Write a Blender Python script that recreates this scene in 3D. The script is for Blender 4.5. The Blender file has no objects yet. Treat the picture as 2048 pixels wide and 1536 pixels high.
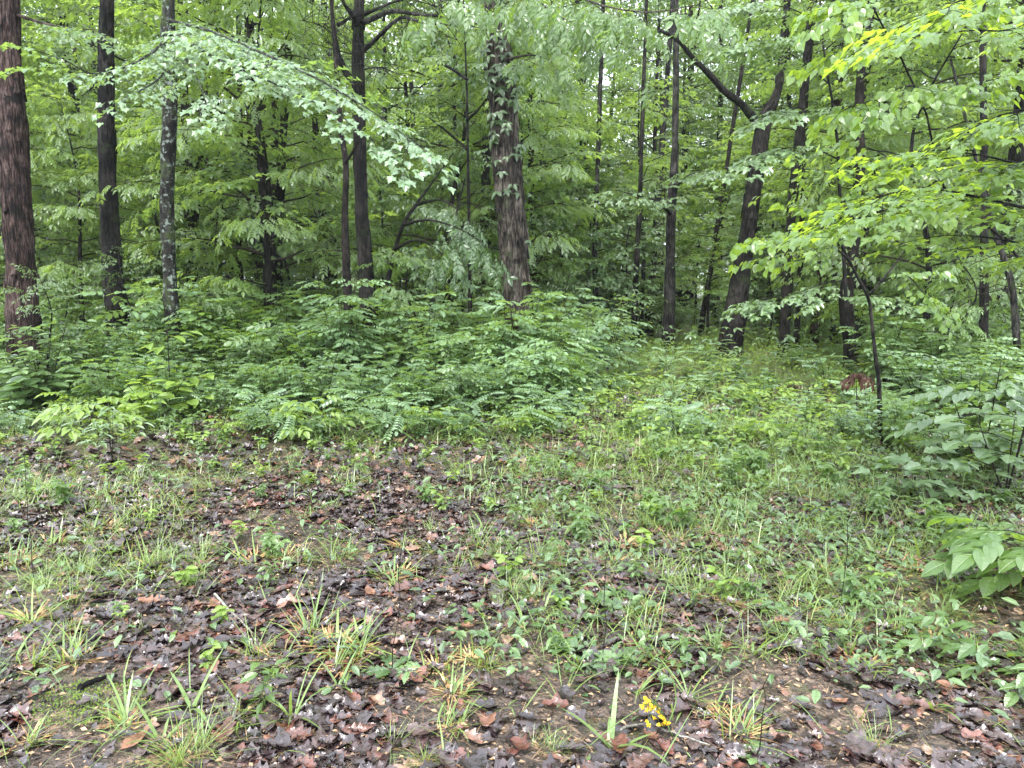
import bpy, math, random
import numpy as np
from math import radians as R, pi

# ------------------------------------------------------------------ camera, world, sun
scene = bpy.context.scene
COL = scene.collection
F = 1520.0; CX = 1024.0; CY = 768.0; CAMZ = 1.55; PITCH = R(7.6)
cam_d = bpy.data.cameras.new("camera"); cam = bpy.data.objects.new("camera", cam_d); COL.objects.link(cam)
cam.location = (0, 0, CAMZ); cam.rotation_euler = (R(90) - PITCH, 0, 0)
cam_d.sensor_width = 36; cam_d.lens = F / 2048 * 36; cam_d.clip_start = 0.05; cam_d.clip_end = 1500
scene.camera = cam

world = bpy.data.worlds.new("World"); scene.world = world; world.use_nodes = True
wn = world.node_tree.nodes; wl = world.node_tree.links; wn.clear()
sky = wn.new('ShaderNodeTexSky'); sky.sky_type = 'NISHITA'; sky.sun_disc = False
sky.sun_elevation = R(58); sky.sun_rotation = R(200); sky.air_density = 1.0; sky.dust_density = 4.0; sky.ozone_density = 1.0
hs = wn.new('ShaderNodeHueSaturation'); hs.inputs['Saturation'].default_value = 0.32; hs.inputs['Value'].default_value = 1.0
mx = wn.new('ShaderNodeMix'); mx.data_type = 'RGBA'; mx.inputs[0].default_value = 0.55; mx.inputs[7].default_value = (8.6, 9.6, 11.0, 1)
bg = wn.new('ShaderNodeBackground'); bg.inputs['Strength'].default_value = 0.15
wo = wn.new('ShaderNodeOutputWorld')
wl.new(sky.outputs[0], hs.inputs['Color']); wl.new(hs.outputs[0], mx.inputs[6]); wl.new(mx.outputs[2], bg.inputs[0]); wl.new(bg.outputs[0], wo.inputs[0])

sun_d = bpy.data.lights.new("sun", 'SUN'); sun = bpy.data.objects.new("sun", sun_d); COL.objects.link(sun)
sun_d.energy = 1.5; sun_d.angle = R(13); sun_d.color = (1.0, 0.97, 0.92)
sun.rotation_euler = (R(32), 0, R(-20)); sun.location = (0, 0, 30)

scene.view_settings.view_transform = 'Standard'; scene.view_settings.look = 'None'
scene.view_settings.exposure = 2.0; scene.view_settings.gamma = 1.0
scene.render.engine = 'CYCLES'
scene.cycles.max_bounces = 12; scene.cycles.diffuse_bounces = 7; scene.cycles.transmission_bounces = 8; scene.cycles.glossy_bounces = 2
scene.cycles.caustics_reflective = False; scene.cycles.caustics_refractive = False

rng = np.random.RandomState(7)
U = rng.uniform

# ------------------------------------------------------------------ pixel rays and terrain
sP, cP = math.sin(PITCH), math.cos(PITCH)
def ray(px, py):
    a = (px - CX) / F; b = (CY - py) / F
    return np.array([a, cP + b * sP, -sP + b * cP])
def W(px, py, Y):
    d = ray(px, py); return np.array([0, 0, CAMZ]) + d * (Y / d[1])
def terr(x, y):
    x = np.asarray(x, float); y = np.asarray(y, float)
    h = 0.025 * np.sin(x * 1.3 + 0.7 * y) + 0.02 * np.sin(y * 2.1 - x * 0.8 + 1) + 0.012 * np.sin(x * 4.1 + y * 3.3) + 0.008 * np.sin(x * 9 - y * 7.7)
    h = h * np.clip((y - 1) / 3, 0.3, 1)
    return h + 0.25 * np.clip((y - 22) / 60, 0, 3) + 0.05 * np.clip((-x - 1) / 6, 0, 1) * np.clip((y - 7) / 4, 0, 1)
def G(px, py):
    d = ray(px, py); z = 0.0
    for _ in range(6):
        t = (z - CAMZ) / d[2]; p = np.array([0, 0, CAMZ]) + d * t; z = float(terr(p[0], p[1]))
    return p
def proj(x, y, z=0.0):
    v = np.array([x, y, z - CAMZ], dtype=object) if False else None
    f = y * cP - (z - CAMZ) * sP; u = y * sP + (z - CAMZ) * cP
    return CX + F * x / f, CY - F * u / f

# ------------------------------------------------------------------ object helpers
def link(o): COL.objects.link(o); return o
def tag(o, label=None, cat=None, group=None, kind=None):
    if label: o['label'] = label
    if cat: o['category'] = cat
    if group: o['group'] = group
    if kind: o['kind'] = kind
    return o
def empty(name, loc, label, cat, group=None, rz=0.0):
    o = bpy.data.objects.new(name, None); o.empty_display_size = 0.1; link(o)
    o.location = tuple(float(v) for v in loc); o.rotation_euler = (0, 0, rz)
    return tag(o, label, cat, group)
def meshdata(name, V, FL, TOT, mats, rnd=None, smooth=False, midx=None):
    me = bpy.data.meshes.new(name)
    V = np.asarray(V, np.float32); FL = np.asarray(FL, np.int32); TOT = np.asarray(TOT, np.int32)
    me.vertices.add(len(V)); me.vertices.foreach_set('co', V.ravel())
    me.loops.add(len(FL)); me.loops.foreach_set('vertex_index', FL)
    me.polygons.add(len(TOT)); st = np.concatenate([[0], np.cumsum(TOT)[:-1]]).astype(np.int32)
    me.polygons.foreach_set('loop_start', st); me.polygons.foreach_set('loop_total', TOT)
    if midx is not None: me.polygons.foreach_set('material_index', np.asarray(midx, np.int32))
    me.polygons.foreach_set('use_smooth', np.full(len(TOT), bool(smooth)))
    me.update(calc_edges=True)
    if rnd is not None:
        a = me.attributes.new('rnd', 'FLOAT', 'POINT'); a.data.foreach_set('value', np.asarray(rnd, np.float32))
    for m in (mats if isinstance(mats, (list, tuple)) else [mats]): me.materials.append(m)
    return me
def obj(name, me, parent=None, loc=None):
    o = bpy.data.objects.new(name, me); link(o)
    if parent is not None: o.parent = parent
    if loc is not None: o.location = tuple(float(v) for v in loc)
    return o
def copy_thing(root, loc, rz, sc=1.0, label=None, rot=None):
    c = root.copy(); link(c); c.location = tuple(float(v) for v in loc)
    c.rotation_euler = (rot[0], rot[1], rz) if rot else (0, 0, rz); c.scale = (sc, sc, sc)
    if label: c['label'] = label
    for ch in list(root.children):
        d = ch.copy(); link(d); d.parent = c
        for g in list(ch.children):
            e = g.copy(); link(e); e.parent = d
    return c

# ------------------------------------------------------------------ materials
def nt(name):
    m = bpy.data.materials.new(name); m.use_nodes = True
    n = m.node_tree.nodes; l = m.node_tree.links; n.clear(); return m, n, l
def ramp(n, stops, interp='LINEAR'):
    r = n.new('ShaderNodeValToRGB'); r.color_ramp.interpolation = interp; e = r.color_ramp.elements
    while len(e) < len(stops): e.new(0.5)
    for k, (p, c) in enumerate(stops): e[k].position = p; e[k].color = (*c, 1)
    return r
def leaf_mat(name, dark, mid, light, trans, rough=0.34, tf=0.33, spec=0.8, vein=1.0):
    m, n, l = nt(name)
    def math_(op, a, b=None, c=None):
        q = n.new('ShaderNodeMath'); q.operation = op
        for k, v in enumerate((a, b, c)):
            if v is None: continue
            if isinstance(v, (int, float)): q.inputs[k].default_value = v
            else: l.new(v, q.inputs[k])
        return q.outputs[0]
    at = n.new('ShaderNodeAttribute'); at.attribute_name = 'rnd'
    oi = n.new('ShaderNodeObjectInfo')
    fac = math_('MULTIPLY_ADD', at.outputs['Fac'], 0.75, math_('MULTIPLY', oi.outputs['Random'], 0.25))
    r = ramp(n, [(0.0, dark), (0.5, mid), (1.0, light)]); l.new(fac, r.inputs[0])
    tc = n.new('ShaderNodeTexCoord'); nz = n.new('ShaderNodeTexNoise'); nz.inputs['Scale'].default_value = 45; nz.inputs['Detail'].default_value = 2
    l.new(tc.outputs['Object'], nz.inputs['Vector'])
    lv = n.new('ShaderNodeAttribute'); lv.attribute_name = 'lv'; sx = n.new('ShaderNodeSeparateXYZ'); l.new(lv.outputs['Vector'], sx.inputs[0])
    ay = math_('ABSOLUTE', sx.outputs[1]); ph = math_('MULTIPLY', math_('SUBTRACT', sx.outputs[0], math_('MULTIPLY', ay, 0.9)), 7.5)
    side = math_('SUBTRACT', 1.0, math_('MULTIPLY', math_('ABSOLUTE', math_('SUBTRACT', math_('FRACT', ph), 0.5)), 7.0)); side = math_('MAXIMUM', side, 0.0)
    mid_ = math_('MAXIMUM', math_('SUBTRACT', 1.0, math_('MULTIPLY', ay, 38.0)), 0.0)
    vn = math_('MINIMUM', math_('ADD', math_('MULTIPLY', side, 0.6), mid_), 1.0)
    hgt = math_('SUBTRACT', math_('MULTIPLY', nz.outputs['Fac'], 0.8), math_('MULTIPLY', vn, 0.7 * vein))
    bp = n.new('ShaderNodeBump'); bp.inputs['Strength'].default_value = 0.45; bp.inputs['Distance'].default_value = 0.008; l.new(hgt, bp.inputs['Height'])
    hs = n.new('ShaderNodeHueSaturation'); l.new(r.outputs[0], hs.inputs['Color'])
    mr = n.new('ShaderNodeMapRange'); mr.inputs['To Min'].default_value = 0.7; mr.inputs['To Max'].default_value = 1.3; l.new(nz.outputs['Fac'], mr.inputs[0])
    l.new(math_('MULTIPLY_ADD', vn, 0.3 * vein, mr.outputs[0]), hs.inputs['Value'])
    p = n.new('ShaderNodeBsdfPrincipled'); p.inputs['Roughness'].default_value = rough; p.inputs['Specular IOR Level'].default_value = spec
    p.inputs['Coat Weight'].default_value = 0.45 * spec; p.inputs['Coat Roughness'].default_value = 0.22; p.inputs['Coat IOR'].default_value = 1.6; l.new(bp.outputs[0], p.inputs['Coat Normal'])
    l.new(hs.outputs[0], p.inputs['Base Color']); l.new(bp.outputs[0], p.inputs['Normal'])
    t = n.new('ShaderNodeBsdfTranslucent')
    hs2 = n.new('ShaderNodeHueSaturation'); hs2.inputs['Color'].default_value = (*trans, 1); l.new(mr.outputs[0], hs2.inputs['Value'])
    l.new(hs2.outputs[0], t.inputs['Color'])
    mxs = n.new('ShaderNodeMixShader'); mxs.inputs[0].default_value = tf
    l.new(p.outputs[0], mxs.inputs[1]); l.new(t.outputs[0], mxs.inputs[2])
    o = n.new('ShaderNodeOutputMaterial'); l.new(mxs.outputs[0], o.inputs[0])
    return m
def bark_mat(name, stops, zs=0.12, scale=28, bump=0.9, rough=0.75, spots=None, moss=None):
    m, n, l = nt(name)
    tc = n.new('ShaderNodeTexCoord'); mp = n.new('ShaderNodeMapping'); mp.inputs['Scale'].default_value = (1, 1, zs); l.new(tc.outputs['Object'], mp.inputs[0])
    nz = n.new('ShaderNodeTexNoise'); nz.inputs['Scale'].default_value = scale; nz.inputs['Detail'].default_value = 9; nz.inputs['Roughness'].default_value = 0.74; l.new(mp.outputs[0], nz.inputs['Vector'])
    nz2 = n.new('ShaderNodeTexNoise'); nz2.inputs['Scale'].default_value = 4; nz2.inputs['Detail'].default_value = 4; l.new(tc.outputs['Object'], nz2.inputs['Vector'])
    mxv = n.new('ShaderNodeMath'); mxv.operation = 'MULTIPLY_ADD'; mxv.inputs[1].default_value = 0.45; l.new(nz2.outputs['Fac'], mxv.inputs[0])
    sb = n.new('ShaderNodeMath'); sb.operation = 'MULTIPLY_ADD'; sb.inputs[1].default_value = 1.0; sb.inputs[2].default_value = -0.22; l.new(nz.outputs['Fac'], sb.inputs[0]); l.new(sb.outputs[0], mxv.inputs[2])
    r = ramp(n, stops); l.new(mxv.outputs[0], r.inputs[0])
    col = r.outputs[0]
    def overlay(col, sc, lo, hi, c, sat=1.0):
        vz = n.new('ShaderNodeTexNoise'); vz.inputs['Scale'].default_value = sc; vz.inputs['Detail'].default_value = 5; vz.inputs['Roughness'].default_value = 0.7; l.new(tc.outputs['Object'], vz.inputs['Vector'])
        rr = ramp(n, [(lo, (0, 0, 0)), (hi, (1, 1, 1))]); l.new(vz.outputs['Fac'], rr.inputs[0])
        mm = n.new('ShaderNodeMix'); mm.data_type = 'RGBA'; l.new(rr.outputs[0], mm.inputs[0]); l.new(col, mm.inputs[6]); mm.inputs[7].default_value = (*c, 1)
        return mm.outputs[2]
    if moss: col = overlay(col, moss[0], moss[1], moss[1] + 0.12, moss[2])
    if spots: col = overlay(col, spots[0], spots[1], spots[1] + 0.05, spots[2])
    bp = n.new('ShaderNodeBump'); bp.inputs['Strength'].default_value = bump; bp.inputs['Distance'].default_value = 0.04; l.new(nz.outputs['Fac'], bp.inputs['Height'])
    p = n.new('ShaderNodeBsdfPrincipled'); p.inputs['Roughness'].default_value = rough; p.inputs['Specular IOR Level'].default_value = 0.12
    l.new(col, p.inputs['Base Color']); l.new(bp.outputs[0], p.inputs['Normal'])
    o = n.new('ShaderNodeOutputMaterial'); l.new(p.outputs[0], o.inputs[0]); return m
def rnd_mat(name, stops, rough=0.3, bump=0.5, nscale=30, trans=0.0, spec=0.5):
    m, n, l = nt(name)
    at = n.new('ShaderNodeAttribute'); at.attribute_name = 'rnd'
    r = ramp(n, stops); l.new(at.outputs['Fac'], r.inputs[0])
    tc = n.new('ShaderNodeTexCoord'); nz = n.new('ShaderNodeTexNoise'); nz.inputs['Scale'].default_value = nscale; nz.inputs['Detail'].default_value = 4; l.new(tc.outputs['Object'], nz.inputs['Vector'])
    hs = n.new('ShaderNodeHueSaturation'); l.new(r.outputs[0], hs.inputs['Color'])
    mr = n.new('ShaderNodeMapRange'); mr.inputs[1].default_value = 0.3; mr.inputs[2].default_value = 0.7; mr.inputs['To Min'].default_value = 0.45; mr.inputs['To Max'].default_value = 1.55; l.new(nz.outputs['Fac'], mr.inputs[0]); l.new(mr.outputs[0], hs.inputs['Value'])
    bp = n.new('ShaderNodeBump'); bp.inputs['Strength'].default_value = bump; bp.inputs['Distance'].default_value = 0.01; l.new(nz.outputs['Fac'], bp.inputs['Height'])
    p = n.new('ShaderNodeBsdfPrincipled'); p.inputs['Specular IOR Level'].default_value = spec
    mr2 = n.new('ShaderNodeMapRange'); mr2.inputs[1].default_value = 0.35; mr2.inputs[2].default_value = 0.65; mr2.inputs['To Min'].default_value = max(0.1, rough - 0.12); mr2.inputs['To Max'].default_value = rough + 0.2; l.new(nz.outputs['Fac'], mr2.inputs[0]); l.new(mr2.outputs[0], p.inputs['Roughness'])
    l.new(hs.outputs[0], p.inputs['Base Color']); l.new(bp.outputs[0], p.inputs['Normal'])
    o = n.new('ShaderNodeOutputMaterial')
    if trans > 0:
        t = n.new('ShaderNodeBsdfTranslucent'); l.new(hs.outputs[0], t.inputs[0]); ms = n.new('ShaderNodeMixShader'); ms.inputs[0].default_value = trans
        l.new(p.outputs[0], ms.inputs[1]); l.new(t.outputs[0], ms.inputs[2]); l.new(ms.outputs[0], o.inputs[0])
    else: l.new(p.outputs[0], o.inputs[0])
    return m

M = {}
M['maple'] = leaf_mat('maple_leaf', (0.050, 0.098, 0.028), (0.078, 0.140, 0.038), (0.115, 0.19, 0.045), (0.30, 0.46, 0.05), 0.36, 0.40)
M['far'] = leaf_mat('forest_leaf', (0.046, 0.086, 0.024), (0.080, 0.138, 0.036), (0.125, 0.195, 0.046), (0.45, 0.62, 0.10), 0.36, 0.47, 1.0)
M['dark'] = leaf_mat('dark_leaf', (0.030, 0.062, 0.022), (0.050, 0.095, 0.032), (0.080, 0.14, 0.042), (0.22, 0.36, 0.05), 0.34, 0.33)
M['shrub'] = leaf_mat('shrub_leaf', (0.045, 0.090, 0.032), (0.080, 0.142, 0.048), (0.135, 0.215, 0.065), (0.27, 0.42, 0.06), 0.35, 0.32, 1.0)
M['teal'] = leaf_mat('blue_green_leaf', (0.055, 0.105, 0.042), (0.090, 0.152, 0.058), (0.135, 0.21, 0.075), (0.27, 0.42, 0.08), 0.36, 0.30, 1.0)
M['pale'] = leaf_mat('sheen_tinted_leaf', (0.085, 0.145, 0.075), (0.11, 0.19, 0.085), (0.165, 0.26, 0.11), (0.34, 0.50, 0.08), 0.34, 0.32, 1.0)  # base colour lightened to carry part of the sky sheen on wet leaves
M['lime'] = leaf_mat('lime_leaf', (0.09, 0.15, 0.028), (0.14, 0.22, 0.035), (0.20, 0.29, 0.045), (0.40, 0.56, 0.06), 0.38, 0.38)
M['heart'] = leaf_mat('heart_leaf', (0.055, 0.11, 0.03), (0.095, 0.175, 0.035), (0.16, 0.26, 0.04), (0.42, 0.58, 0.045), 0.33, 0.48)
M['grass'] = leaf_mat('grass_blade', (0.10, 0.15, 0.042), (0.125, 0.20, 0.052), (0.20, 0.27, 0.07), (0.42, 0.54, 0.09), 0.40, 0.32, 0.6, 0.0)
M['straw'] = rnd_mat('straw', [(0, (0.16, 0.08, 0.035)), (0.5, (0.30, 0.17, 0.07)), (1, (0.42, 0.28, 0.13))], 0.5, 0.2)
M['litter'] = rnd_mat('wet_dead_leaf', [(0, (0.018, 0.011, 0.012)), (0.55, (0.040, 0.025, 0.025)), (0.80, (0.066, 0.040, 0.036)), (0.90, (0.095, 0.034, 0.024)), (0.96, (0.13, 0.062, 0.042)), (1, (0.22, 0.14, 0.095))], 0.24, 0.7, 38, 0.0, 0.75)  # dead-leaf browns, with the purplish cast of reflections tinted into the colour
M['redleaf'] = rnd_mat('red_dead_leaf', [(0, (0.06, 0.020, 0.015)), (0.5, (0.11, 0.045, 0.030)), (1, (0.22, 0.12, 0.07))], 0.32, 0.5, 30, 0.12)
M['chip'] = rnd_mat('litter_chip', [(0, (0.03, 0.02, 0.017)), (0.5, (0.09, 0.05, 0.03)), (1, (0.34, 0.22, 0.12))], 0.45, 0.4, 30)
M['bark_red'] = bark_mat('red_cedar_bark', [(0.40, (0.003, 0.0025, 0.0025)), (0.47, (0.016, 0.010, 0.009)), (0.53, (0.042, 0.025, 0.020)), (0.62, (0.105, 0.075, 0.067))], 0.14, 44, 1.0, spots=(2.2, 0.60, (0.007, 0.006, 0.006)))
M['bark_dark'] = bark_mat('dark_bark', [(0.42, (0.002, 0.002, 0.002)), (0.50, (0.008, 0.007, 0.0065)), (0.60, (0.035, 0.030, 0.027))], 0.20, 40, 1.0, moss=(3.5, 0.56, (0.022, 0.032, 0.012)))
M['bark_grey'] = bark_mat('grey_bark', [(0.42, (0.003, 0.003, 0.003)), (0.50, (0.016, 0.0145, 0.0135)), (0.60, (0.065, 0.060, 0.055))], 0.18, 40, 1.0, moss=(5, 0.55, (0.025, 0.035, 0.013)))
M['bark_lichen'] = bark_mat('lichen_bark', [(0.38, (0.0050, 0.0046, 0.0042)), (0.5, (0.0173, 0.0162, 0.0139)), (0.66, (0.0499, 0.0480, 0.0423))], 0.400, 30, spots=(11, 0.55, (0.17, 0.20, 0.17)), moss=(4, 0.5, (0.035, 0.05, 0.015)))
M['bark_shag'] = bark_mat('shaggy_bark', [(0.40, (0.005, 0.004, 0.004)), (0.47, (0.030, 0.025, 0.022)), (0.54, (0.068, 0.056, 0.045)), (0.64, (0.155, 0.132, 0.112))], 0.14, 44, 1.0, moss=(3, 0.58, (0.035, 0.045, 0.018)))
M['bark_brown'] = bark_mat('brown_bark', [(0.38, (0.0022, 0.0020, 0.0017)), (0.5, (0.0110, 0.0086, 0.0074)), (0.66, (0.0337, 0.0264, 0.0227))], 0.360, 36, spots=(16, 0.66, (0.25, 0.22, 0.2)))
M['twig'] = bark_mat('twig', [(0.2, (0.0072, 0.0060, 0.0048)), (0.6, (0.0210, 0.0168, 0.0120)), (0.9, (0.0420, 0.0360, 0.0270))], 0.3, 30, 0.3)
M['stem'] = bark_mat('green_stem', [(0.2, (0.05, 0.09, 0.03)), (0.8, (0.12, 0.17, 0.05))], 0.3, 20, 0.2, 0.5)
M['yellow'] = rnd_mat('yellow_petal', [(0, (0.75, 0.42, 0.01)), (1, (0.85, 0.62, 0.02))], 0.5, 0.2, 60, 0.2)
M['lichen_wood'] = bark_mat('lichen_wood', [(0.3, (0.06, 0.05, 0.04)), (0.5, (0.22, 0.21, 0.18)), (0.7, (0.5, 0.5, 0.42))], 0.5, 40, 0.8)
M['rust'] = rnd_mat('rust_frond', [(0, (0.05, 0.018, 0.012)), (1, (0.11, 0.055, 0.035))], 0.5, 0.2, 30, 0.2)

def ground_mat():
    m, n, l = nt('forest_floor')
    tc = n.new('ShaderNodeTexCoord')
    def noise(s, d=5, r=0.6):
        z = n.new('ShaderNodeTexNoise'); z.inputs['Scale'].default_value = s; z.inputs['Detail'].default_value = d; z.inputs['Roughness'].default_value = r
        l.new(tc.outputs['Object'], z.inputs['Vector']); return z.outputs['Fac']
    a = noise(1.3, 4); b = noise(22, 6, 0.7); c = noise(90, 3)
    r = ramp(n, [(0.3, (0.020, 0.015, 0.012)), (0.5, (0.06, 0.042, 0.030)), (0.58, (0.18, 0.125, 0.09)), (0.72, (0.40, 0.28, 0.19))]); l.new(b, r.inputs[0])
    dk = ramp(n, [(0.3, (0.030, 0.022, 0.018)), (0.7, (0.06, 0.045, 0.035))]); l.new(b, dk.inputs[0])
    fa = ramp(n, [(0.46, (0, 0, 0)), (0.56, (1, 1, 1))]); l.new(a, fa.inputs[0])
    mm = n.new('ShaderNodeMix'); mm.data_type = 'RGBA'; l.new(fa.outputs[0], mm.inputs[0]); l.new(dk.outputs[0], mm.inputs[6]); l.new(r.outputs[0], mm.inputs[7])
    g = noise(2.3, 4); ga = ramp(n, [(0.60, (0, 0, 0)), (0.68, (0.8, 0.8, 0.8))]); l.new(g, ga.inputs[0])
    m2 = n.new('ShaderNodeMix'); m2.data_type = 'RGBA'; l.new(ga.outputs[0], m2.inputs[0]); l.new(mm.outputs[2], m2.inputs[6]); m2.inputs[7].default_value = (0.07, 0.075, 0.02, 1)
    ad = n.new('ShaderNodeMath'); ad.operation = 'ADD'; l.new(b, ad.inputs[0]); l.new(c, ad.inputs[1])
    bp = n.new('ShaderNodeBump'); bp.inputs['Strength'].default_value = 0.9; bp.inputs['Distance'].default_value = 0.02; l.new(ad.outputs[0], bp.inputs['Height'])
    p = n.new('ShaderNodeBsdfPrincipled'); p.inputs['Roughness'].default_value = 0.34; l.new(m2.outputs[2], p.inputs['Base Color']); l.new(bp.outputs[0], p.inputs['Normal'])
    o = n.new('ShaderNodeOutputMaterial'); l.new(p.outputs[0], o.inputs[0]); return m
M['ground'] = ground_mat()

# ------------------------------------------------------------------ ground sheet
def build_ground():
    ys = np.concatenate([np.arange(-12, 1, 1.0), np.arange(1, 14, 0.08), np.arange(14, 40, 0.6), np.array([45, 55, 70, 90, 120, 180, 300, 600])])
    xs = np.concatenate([-np.array([600, 300, 150, 80, 50, 35, 25, 18, 14]), np.arange(-11, 11.01, 0.1), np.array([14, 18, 25, 35, 50, 80, 150, 300, 600])])
    X, Y = np.meshgrid(xs, ys); Z = terr(X, Y); V = np.stack([X, Y, Z], -1).reshape(-1, 3)
    ny, nx = X.shape; i = np.arange(ny - 1)[:, None] * nx + np.arange(nx - 1)[None]
    Q = np.stack([i, i + 1, i + nx + 1, i + nx], -1).reshape(-1)
    o = obj('ground', meshdata('ground', V, Q, np.full(len(Q) // 4, 4), M['ground'], smooth=True))
    tag(o, 'wet brown forest floor under leaf litter', None, None, 'structure')
build_ground()

# ------------------------------------------------------------------ geometry batches
def unit(v):
    v = np.asarray(v, float); return v / np.maximum(np.linalg.norm(v, axis=-1, keepdims=True), 1e-9)
class Batch:
    def __init__(s): s.V = []; s.FL = []; s.T = []; s.Rn = []; s.U = []; s.n = 0
    def raw(s, V, FL, T, rnd, lu=None):
        s.V.append(np.asarray(V, float)); s.U.append(np.zeros((len(V), 2)) + 9 if lu is None else lu); s.FL.append(np.asarray(FL) + s.n); s.T.append(np.asarray(T)); s.Rn.append(np.broadcast_to(rnd, (len(V),)).astype(float)); s.n += len(V)
    def leaves(s, tm, pos, dr, nr, size, rnd):
        tv, tf, tt = tm[:3]; lu = tm[3] if len(tm) > 3 else tv[:, :2]; pos = np.asarray(pos, float).reshape(-1, 3); N = len(pos)
        if N == 0: return
        x = unit(np.broadcast_to(dr, (N, 3))); nr = np.broadcast_to(nr, (N, 3)); z = unit(nr - (nr * x).sum(-1, keepdims=True) * x); y = np.cross(z, x)
        size = np.broadcast_to(size, (N,)).reshape(-1, 1, 1)
        V = pos[:, None] + size * (tv[None, :, 0:1] * x[:, None] + tv[None, :, 1:2] * y[:, None] + tv[None, :, 2:3] * z[:, None])
        k = len(tv); FL = (tf[None] + (np.arange(N) * k)[:, None]).ravel()
        s.raw(V.reshape(-1, 3), FL, np.tile(tt, N), np.repeat(np.broadcast_to(rnd, (N,)), k), np.tile(lu, (N, 1)))
    def tube(s, P, r, sides=5, rnd=0.5):
        P = np.asarray(P, float); n = len(P); r = np.broadcast_to(r, (n,)).astype(float)
        t = unit(np.gradient(P, axis=0)); ref = np.array([0.31, 0.95, 0.1]) if abs(t[:, 2]).mean() > 0.6 else np.array([0.05, 0.1, 1.0])
        a = unit(np.cross(t, ref)); b = np.cross(t, a); th = np.arange(sides) * 2 * pi / sides
        V = P[:, None] + r[:, None, None] * (np.cos(th)[None, :, None] * a[:, None] + np.sin(th)[None, :, None] * b[:, None])
        i = np.arange(n - 1)[:, None] * sides + np.arange(sides)[None]; j = np.arange(n - 1)[:, None] * sides + (np.arange(sides)[None] + 1) % sides
        Q = np.stack([i, j, j + sides, i + sides], -1).reshape(-1)
        s.raw(V.reshape(-1, 3), Q, np.full(len(Q) // 4, 4), rnd)
        base = s.n - n * sides
        s.FL.append(np.arange(sides)[::-1] + base); s.T.append(np.array([sides])); s.FL.append(np.arange(sides) + base + (n - 1) * sides); s.T.append(np.array([sides]))
    def add(s, o, Rm=np.eye(3), org=(0, 0, 0), sc=1.0):
        for V, FL, T, Rn, L_ in o.parts(): s.raw((V * sc) @ np.asarray(Rm).T + np.asarray(org), FL, T, Rn, L_)
    def parts(s):
        V, FL, T, Rn = s.cat(); return [(V, FL, T, Rn, np.concatenate(s.U))] if len(V) else []
    def cat(s):
        if not s.V: return np.zeros((0, 3)), np.zeros(0, int), np.zeros(0, int), np.zeros(0)
        return np.concatenate(s.V), np.concatenate(s.FL), np.concatenate(s.T), np.concatenate(s.Rn)
    def mesh(s, name, mat, smooth=False, org=(0, 0, 0)):
        V, FL, T, Rn = s.cat(); me = meshdata(name, V - np.asarray(org), FL, T, mat, Rn, smooth)
        L_ = np.concatenate(s.U)
        if L_.min() < 8: a = me.attributes.new('lv', 'FLOAT2', 'POINT'); a.data.foreach_set('vector', L_.astype(np.float32).ravel())
        return me

def smooth_path(P, n):
    P = np.asarray(P, float); d = np.concatenate([[0], np.cumsum(np.linalg.norm(np.diff(P, axis=0), axis=1))]); s = np.linspace(0, d[-1], n)
    # Catmull-Rom through the points
    Q = np.vstack([2 * P[0] - P[1], P, 2 * P[-1] - P[-2]]); out = []
    for v in s:
        k = min(max(np.searchsorted(d, v) - 1, 0), len(P) - 2); t = (v - d[k]) / max(d[k + 1] - d[k], 1e-9)
        p0, p1, p2, p3 = Q[k], Q[k + 1], Q[k + 2], Q[k + 3]
        out.append(0.5 * (2 * p1 + (p2 - p0) * t + (2 * p0 - 5 * p1 + 4 * p2 - p3) * t * t + (3 * p1 - p0 - 3 * p2 + p3) * t ** 3))
    return np.array(out)

# ------------------------------------------------------------------ leaf templates (x along the midrib, y across, z up)
def T_(verts, faces):
    return np.array(verts, float), np.array([i for f in faces for i in f]), np.array([len(f) for f in faces])
def half_fan(outline, mid, zfold=0.25, droop=0.15):
    """outline: points of one side from base to tip; mid: x positions on the midrib; both sides as fans round the midrib"""
    V = []; Fc = []
    c = len(V); V.append((mid, 0, 0))
    for sg in (1, -1):
        st = len(V)
        for (x, y) in outline: V.append((x, sg * y, zfold * abs(y) - droop * x * x))
        for k in range(len(outline) - 1):
            Fc.append((c, st + k, st + k + 1) if sg < 0 else (c, st + k + 1, st + k))
    return T_(V, Fc)
def strip_leaf(prof, fold=0.3, droop=0.25):
    V = []; Fc = []
    n = len(prof)
    for (x, w) in prof:
        z = -droop * x * x; V += [(x, w, z + fold * w), (x, 0, z), (x, -w, z + fold * w)]
    for k in range(n - 1):
        a = 3 * k; b = a + 3; Fc += [(a, a + 1, b + 1, b), (a + 1, a + 2, b + 2, b + 1)]
    return T_(V, Fc)
TM = {}
TM['maple'] = half_fan([(0, 0), (-0.10, 0.16), (-0.06, 0.34), (0.10, 0.30), (0.16, 0.40), (0.36, 0.66), (0.42, 0.46), (0.56, 0.44), (0.44, 0.20), (0.64, 0.27), (0.74, 0.16), (0.84, 0.12), (1.0, 0)], 0.22, 0.2, 0.2)
TM['maple_far'] = half_fan([(0, 0), (-0.06, 0.32), (0.15, 0.26), (0.38, 0.62), (0.44, 0.20), (0.70, 0.22), (1.0, 0)], 0.2, 0.2, 0.25)
TM['heart'] = half_fan([(0, 0), (-0.14, 0.14), (-0.13, 0.32), (0.02, 0.47), (0.25, 0.52), (0.5, 0.42), (0.75, 0.2), (1.0, 0)], 0.1, 0.15, 0.12)
TM['ovate'] = strip_leaf([(0, 0.01), (0.1, 0.12), (0.25, 0.22), (0.45, 0.26), (0.68, 0.2), (0.86, 0.09), (1.0, 0.0)], 0.25, 0.3)
TM['ovate_far'] = strip_leaf([(0, 0.01), (0.25, 0.22), (0.6, 0.24), (1.0, 0.0)], 0.25, 0.3)
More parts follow.
